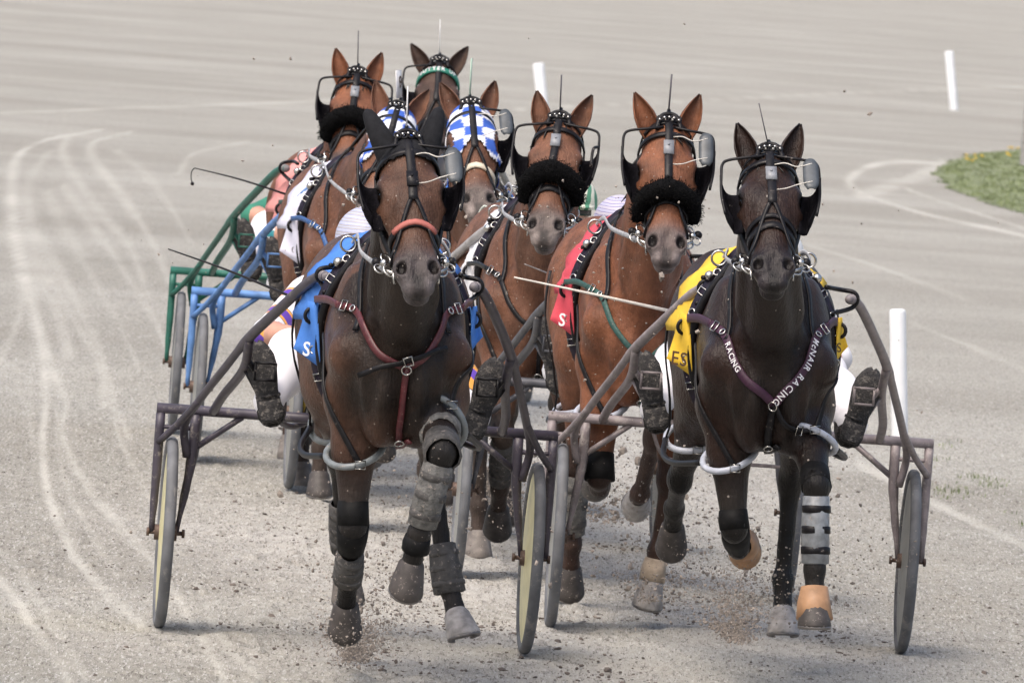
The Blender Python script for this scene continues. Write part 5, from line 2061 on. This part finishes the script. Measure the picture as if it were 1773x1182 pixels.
horse(id='E', slim=0.92, seed=5, label='bay horse in the blue and white checked hood with both ears and muzzle showing', d=43.15, breast=(832, 470), psi=3, lean=3.2, hop=0.0,
      poll=(815, 180), muzzle=(826, 308), coat=DUSTYBAY, hood='check', ears=((0.45, 0.1), (0.35, 0.1)), fleck=0.5, plate=False,
      front=((45, -20, -20, 0, 0, 0), (-8, -20, 0, 0, 0, 0)), hind=((0.40, -34, -8, 5, 0, 0, 0), (0.56, -45, -25, -30, 0, 0, 0)),
      hoof=('dark', 'dark', 'mud', 'mud'), blink=('none', 'plate'), nose=mat('pale_noseband', (0.52, 0.46, 0.36), 0.6, noise=0.2), collar=BLACK, collarw=0.02,
      cloth=dict(col=(0.03, 0.12, 0.40)), hobble=None, tie=True, tag=(6, 0.15, 0.03), tagcol='green', fine=1.25)
horse(id='H', slim=0.92, seed=6, label='bay horse in a checked hood half hidden behind the black ear covers', d=44.75, breast=(618, 400), psi=4, lean=3.2, hop=0.0,
      poll=(690, 186), muzzle=(652, 325), coat=DUSTYBAY, hood='check', ears=((0.45, 0.1), (0.40, 0.1)), fleck=0.6, plate=False,
      front=((0, -10, 5, 0, 0, 0), (50, -30, -30, 0, 0, 0)), hind=((0.40, -34, -8, 5, 0, 0, 0), (0.56, -45, -25, -30, 0, 0, 0)),
      hoof=('dark', 'dark', 'mud', 'mud'), blink=('none', 'none'), collar=BLUES, collarw=0.022, chest=BLUES,
      cloth=dict(col=(0.62, 0.62, 0.74)), hobble=None, tag=(22, 0.12, -0.05), tagcol='white', num='9', fine=1.25)
horse(id='G', slim=0.92, seed=7, label='bay horse at rear left with pink cloth and black fleece noseband', d=46.95, breast=(592, 330), psi=4, lean=3.2, hop=0.0,
      poll=(619, 126), muzzle=(602, 262), coat=BAY, ears=((0.35, 0.1), (0.30, 0.1)), fleck=0.5, roll=(0.105, 0.29, 0.042),
      front=((40, -30, -30, 0, 0, 0), (-4, -10, 0, 0, 0, 0)), hind=((0.40, -34, -8, 5, 0, 0, 0), (0.56, -45, -25, -30, 0, 0, 0)),
      hoof=('dark', 'dark', 'mud', 'mud'), blink=('felt', 'cup'), collar=GREENS, collarw=0.022,
      cloth=dict(col=(0.72, 0.30, 0.28)), hobble=None, tag=(2, 0.15, 0.0), tagcol='dark', fine=1.3)
horse(id='F', slim=0.92, seed=8, label='dark brown horse at the very back with green lettered browband', d=52.6, breast=(752, 260), psi=3, lean=3.2, hop=0.0,
      poll=(761, 106), muzzle=(752, 222), coat=DARKF, ears=((0.70, 0.1), (0.60, 0.1)), fleck=0.1,
      front=((30, -30, -30, 0, 0, 0), (-4, -10, 0, 0, 0, 0)), hind=((0.40, -34, -8, 5, 0, 0, 0), (0.56, -45, -25, -30, 0, 0, 0)),
      hoof=('dark', 'dark', 'mud', 'mud'), blink=('felt', 'none'), browtext='BUTTER UP', plate=False, collar=GREENS, collarw=0.022,
      cloth=dict(col=(0.03, 0.20, 0.13)), hobble=None, tag=(3, 0.17, 0.0), tagcol='white', fine=1.4, headscale=1.06)
HROOT = []
for k in FIELD:
    k['breast'] = k.pop('breast_', 0.75)
    r_, bvh_, H__, fr_, leg_, hs_ = make_horse(k)
    make_tack(k, r_, bvh_, H__, fr_, leg_, hs_)
    HROOT.append((r_, bvh_, root_matrix(k['x'], k['y'], k.get('hop', 0.0), k['psi'], k['lean'])))

SULKY = [
    ('dark violet mud-spattered sulky with cream wheel discs at front left', -0.525, 36.14, 4, PURP, DISCY, None, False),
    ('mauve-grey muddy sulky behind the nearly black horse at right', 0.87, 37.65, 1.5, MAUVE, DISCG, None, True),
    ('slate grey sulky of the red-clothed bay horse', 0.50, 40.15, 2.5, SLATE, DISCG, None, False),
    ('pale grey sulky behind the white-clothed horse', 0.02, 42.7, 4, PALEG, DISCG, None, False),
    ('yellow sulky mostly hidden behind the front left horse', -0.29, 45.15, 4, YELL, DISCG, None, False),
    ('sky blue sulky standing in front of the green one at left', -0.77, 46.75, 4, BLUEP, DISCG, None, False),
    ('dark green sulky with pale shaft ends at far left', -0.95, 49.0, 3, GREENP, DISCG, None, False),
    ('grey sulky of the rearmost horse hidden behind the field', -0.55, 54.6, 3, GREY2, DISCG, None, False),
]
for lb, x, y, psi, pm, dm, tips, stay in SULKY:
    make_sulky(lb, x, y, psi, pm, dm, None, tips, stay)
for (hr, hb, hM), (lb, x, y, psi, *_) in zip(HROOT, SULKY):
    M_ = hM.inverted() @ root_matrix(x, y, 0, psi, 0)
    for s in (-1, 1):           # straps that hold the shaft end to the saddle
        tp = M_ @ Vector((s * 0.255, -1.90, 1.362))
        q, nq = snap(hb, (s * 0.2, 0.0, tp.z - 0.06), 0.03)
        path = crom([q + Vector((0, 0, 0.10)) - nq * 0.02, tp + Vector((-s * 0.035, 0, 0.035)), tp + Vector((s * 0.012, 0.0, 0.026)), tp + Vector((s * 0.024, 0, 0.0)), tp + Vector((s * 0.004, 0, -0.028)), q], 5)
        MB().tube(path, 0.0085, 7, flat=(1.0, 1.0)).build('tug_strap', BLACK, hr)

DRIVERS = [
    ('driver in white orange-patterned silks and banded helmet behind the front left horse', JA, TA, HA),
    ('driver in white trousers whose two boots show either side of the nearly black horse', JY, WHITEC, HW_),
    ('driver with blue and white banded helmet behind the red-clothed bay', JR, WHITEC, HC),
    ('driver with green and white helmet behind the white-clothed horse', JG, WHITEC, HD),
    ('driver on the yellow sulky hidden behind the front left horse', JB, WHITEC, HB_),
    ('driver in teal and white striped sleeves on the sky blue sulky', JH, WHITEC, HW_),
    ('driver on the dark green sulky at far left', JG, WHITEC, HW_),
    ('driver of the rearmost horse hidden behind the field', JB, WHITEC, HB_),
]
for (lb, j, t, h), sk, lx in zip(DRIVERS, SULKY, (0.0, 0.10, -0.09, 0.22, 0, 0, 0.16, 0)):
    make_driver(lb, sk[1], sk[2], sk[3], j, t, h, lx)


# ------------------------------------------------------------------ whips held by the drivers
def whip(label, pts, m_, r0=0.006, lash=None):
    path = crom(pts, 8)
    nn = len(path)
    mb = MB().tube(path, [r0 * (0.35 + 0.65 * i / (nn - 1)) for i in range(nn)], 6)
    o = mb.build('whip', m_, None)
    tag(o, label, 'whip')
    if lash:
        MB().tube(crom(lash, 5), 0.0025, 5).ball(lash[-1], 0.009, 6, 5).build('lash', BLACK, o)
    return o


WHIPD = mat('whip_black', (0.02, 0.018, 0.02), 0.5, noise=0.3)
WHIPW = mat('whip_white', (0.66, 0.62, 0.56), 0.5, noise=0.15)
whip('thin black whip held out over the violet sulky at front left', [P(291, 431, 35.7), P(400, 470, 35.75), P(525, 522, 35.85), P(600, 548, 35.92)], WHIPD, 0.007)
whip('thin black whip with a hanging lash tip, held over the sky blue sulky', [P(337, 291, 45.6), P(420, 312, 45.7), P(520, 345, 45.9), P(640, 388, 46.5)], WHIPD, 0.007, [P(337, 291, 45.6), P(332, 297, 45.6), P(331, 308, 45.6), P(333, 318, 45.6)])
whip('white whip pointing left from behind the nearly black horse', [P(890, 480, 37.25), P(1040, 512, 37.25), P(1180, 543, 37.3), P(1260, 562, 37.35)], WHIPW, 0.0085)
whip('thin grey whip crossing the breast of the white-clothed horse', [P(908, 457, 39.8), P(960, 478, 39.85), P(1010, 503, 39.9), P(1080, 535, 39.95)], mat('whip_grey', (0.35, 0.33, 0.32), 0.5, noise=0.2), 0.006)


# ------------------------------------------------------------------ loose dirt: on the ground and thrown up by the hooves
def clods(name, items, m_, label, cat, aspect=(1, 1, 1)):
    """little irregular lumps, all in one mesh"""
    g_ = (1 + 5 ** 0.5) / 2
    oct_ = np.array([(-1, g_, 0), (1, g_, 0), (-1, -g_, 0), (1, -g_, 0), (0, -1, g_), (0, 1, g_), (0, -1, -g_), (0, 1, -g_), (g_, 0, -1), (g_, 0, 1), (-g_, 0, -1), (-g_, 0, 1)], float) / 1.9
    tri = np.array([(0, 11, 5), (0, 5, 1), (0, 1, 7), (0, 7, 10), (0, 10, 11), (1, 5, 9), (5, 11, 4), (11, 10, 2), (10, 7, 6), (7, 1, 8), (3, 9, 4), (3, 4, 2), (3, 2, 6), (3, 6, 8), (3, 8, 9), (4, 9, 5), (2, 4, 11), (6, 2, 10), (8, 6, 7), (9, 8, 1)])
    n = len(items)
    it = np.array(items)
    Vv = oct_[None] * (0.6 + 0.7 * RNG.random((n, 12, 1)))
    Vv = Vv * it[:, None, 3:4] * (0.6 + 0.8 * RNG.random((n, 1, 3))) * np.array(aspect)
    th = RNG.random(n) * 6.28
    c, s = np.cos(th)[:, None], np.sin(th)[:, None]
    x, y = Vv[:, :, 0] * c - Vv[:, :, 1] * s, Vv[:, :, 0] * s + Vv[:, :, 1] * c
    Vv = np.stack([x, y, Vv[:, :, 2]], 2) + it[:, None, :3]
    Fq = (tri[None] + (np.arange(n) * 12)[:, None, None]).reshape(-1, 3)
    o = mesh_np(name, Vv.reshape(-1, 3), Fq, m_)
    o.data.polygons.foreach_set('use_smooth', np.zeros(len(Fq), bool))
    return tag(o, label, cat, kind='stuff')


DIRT = mat('damp_track_dirt', (0.12, 0.10, 0.088), 0.95, noise=0.4, nscale=8)
DIRTP = mat('dry_track_dirt', (0.27, 0.235, 0.205), 0.95, noise=0.4, nscale=8)
items = []
for _ in range(15000):
    x = random.gauss(0.15, 0.85)
    y = random.choice((random.uniform(33.5, 40), random.uniform(36, 52)))
    if vnoise(np.array([x * 1.6]), np.array([y * 0.8]), 21)[0] < random.random() * 0.9:
        continue
    r = min(0.013, 0.0015 + random.expovariate(1 / 0.0016))
    items.append((x, y, r * 0.1, r))
clods('scattered_clods', items, DIRT, 'crumbs of damp dirt scattered over the churned track', 'dirt', (1.4, 1.4, 0.8))
items = []


def spray(px, py, d, n, sw, h, rmax=0.008):
    """dirt thrown from a hoof strike: dense near the ground, thinning upwards"""
    p = P(px, py, d)
    for _ in range(int(n * 2.2)):
        t = random.random() ** 1.8
        a = random.gauss(0, 1)
        items.append((p.x + a * sw * (0.35 + 0.9 * t), p.y + random.gauss(0, 0.15 + 0.35 * t), max(0.004, p.z + h * t * random.uniform(0.5, 1.1)), min(rmax * 1.3, 0.0011 + random.expovariate(1 / (rmax * 0.17)))))


spray(612, 1140, 34.4, 900, 0.07, 0.20)
spray(630, 1125, 34.9, 500, 0.12, 0.28)
spray(1275, 1105, 35.6, 1000, 0.07, 0.30)
spray(1260, 1090, 35.9, 500, 0.16, 0.35)
spray(1120, 1035, 37.9, 350, 0.12, 0.20)
spray(1170, 1010, 38.6, 350, 0.25, 0.5, 0.010)
spray(1040, 900, 40.3, 450, 0.22, 0.40, 0.011)
spray(930, 900, 41.0, 300, 0.20, 0.35, 0.010)
spray(860, 880, 42.0, 700, 0.12, 0.40, 0.010)
spray(770, 900, 43.5, 300, 0.25, 0.4, 0.010)
spray(680, 1000, 37.0, 250, 0.35, 0.35, 0.010)
spray(1420, 1050, 36.3, 200, 0.18, 0.40, 0.009)
for _ in range(900):      # grit hanging in the air round the field
    d = random.uniform(33, 46)
    p = P(random.gauss(960, 300), random.uniform(300, 1120), d)
    if p.z > 0.02:
        items.append((p.x, p.y, p.z, 0.0012 + random.expovariate(1 / 0.0016)))
for px, py in ((440, 102), (503, 102), (915, 66), (420, 278), (472, 252), (1462, 158), (1506, 197), (1185, 42)):
    p = P(px, py, 37)
    items.append((p.x, p.y, p.z, random.uniform(0.004, 0.008)))
clods('flying_dirt', items, DIRTP, 'dirt and grit flung up by the hooves', 'dirt')
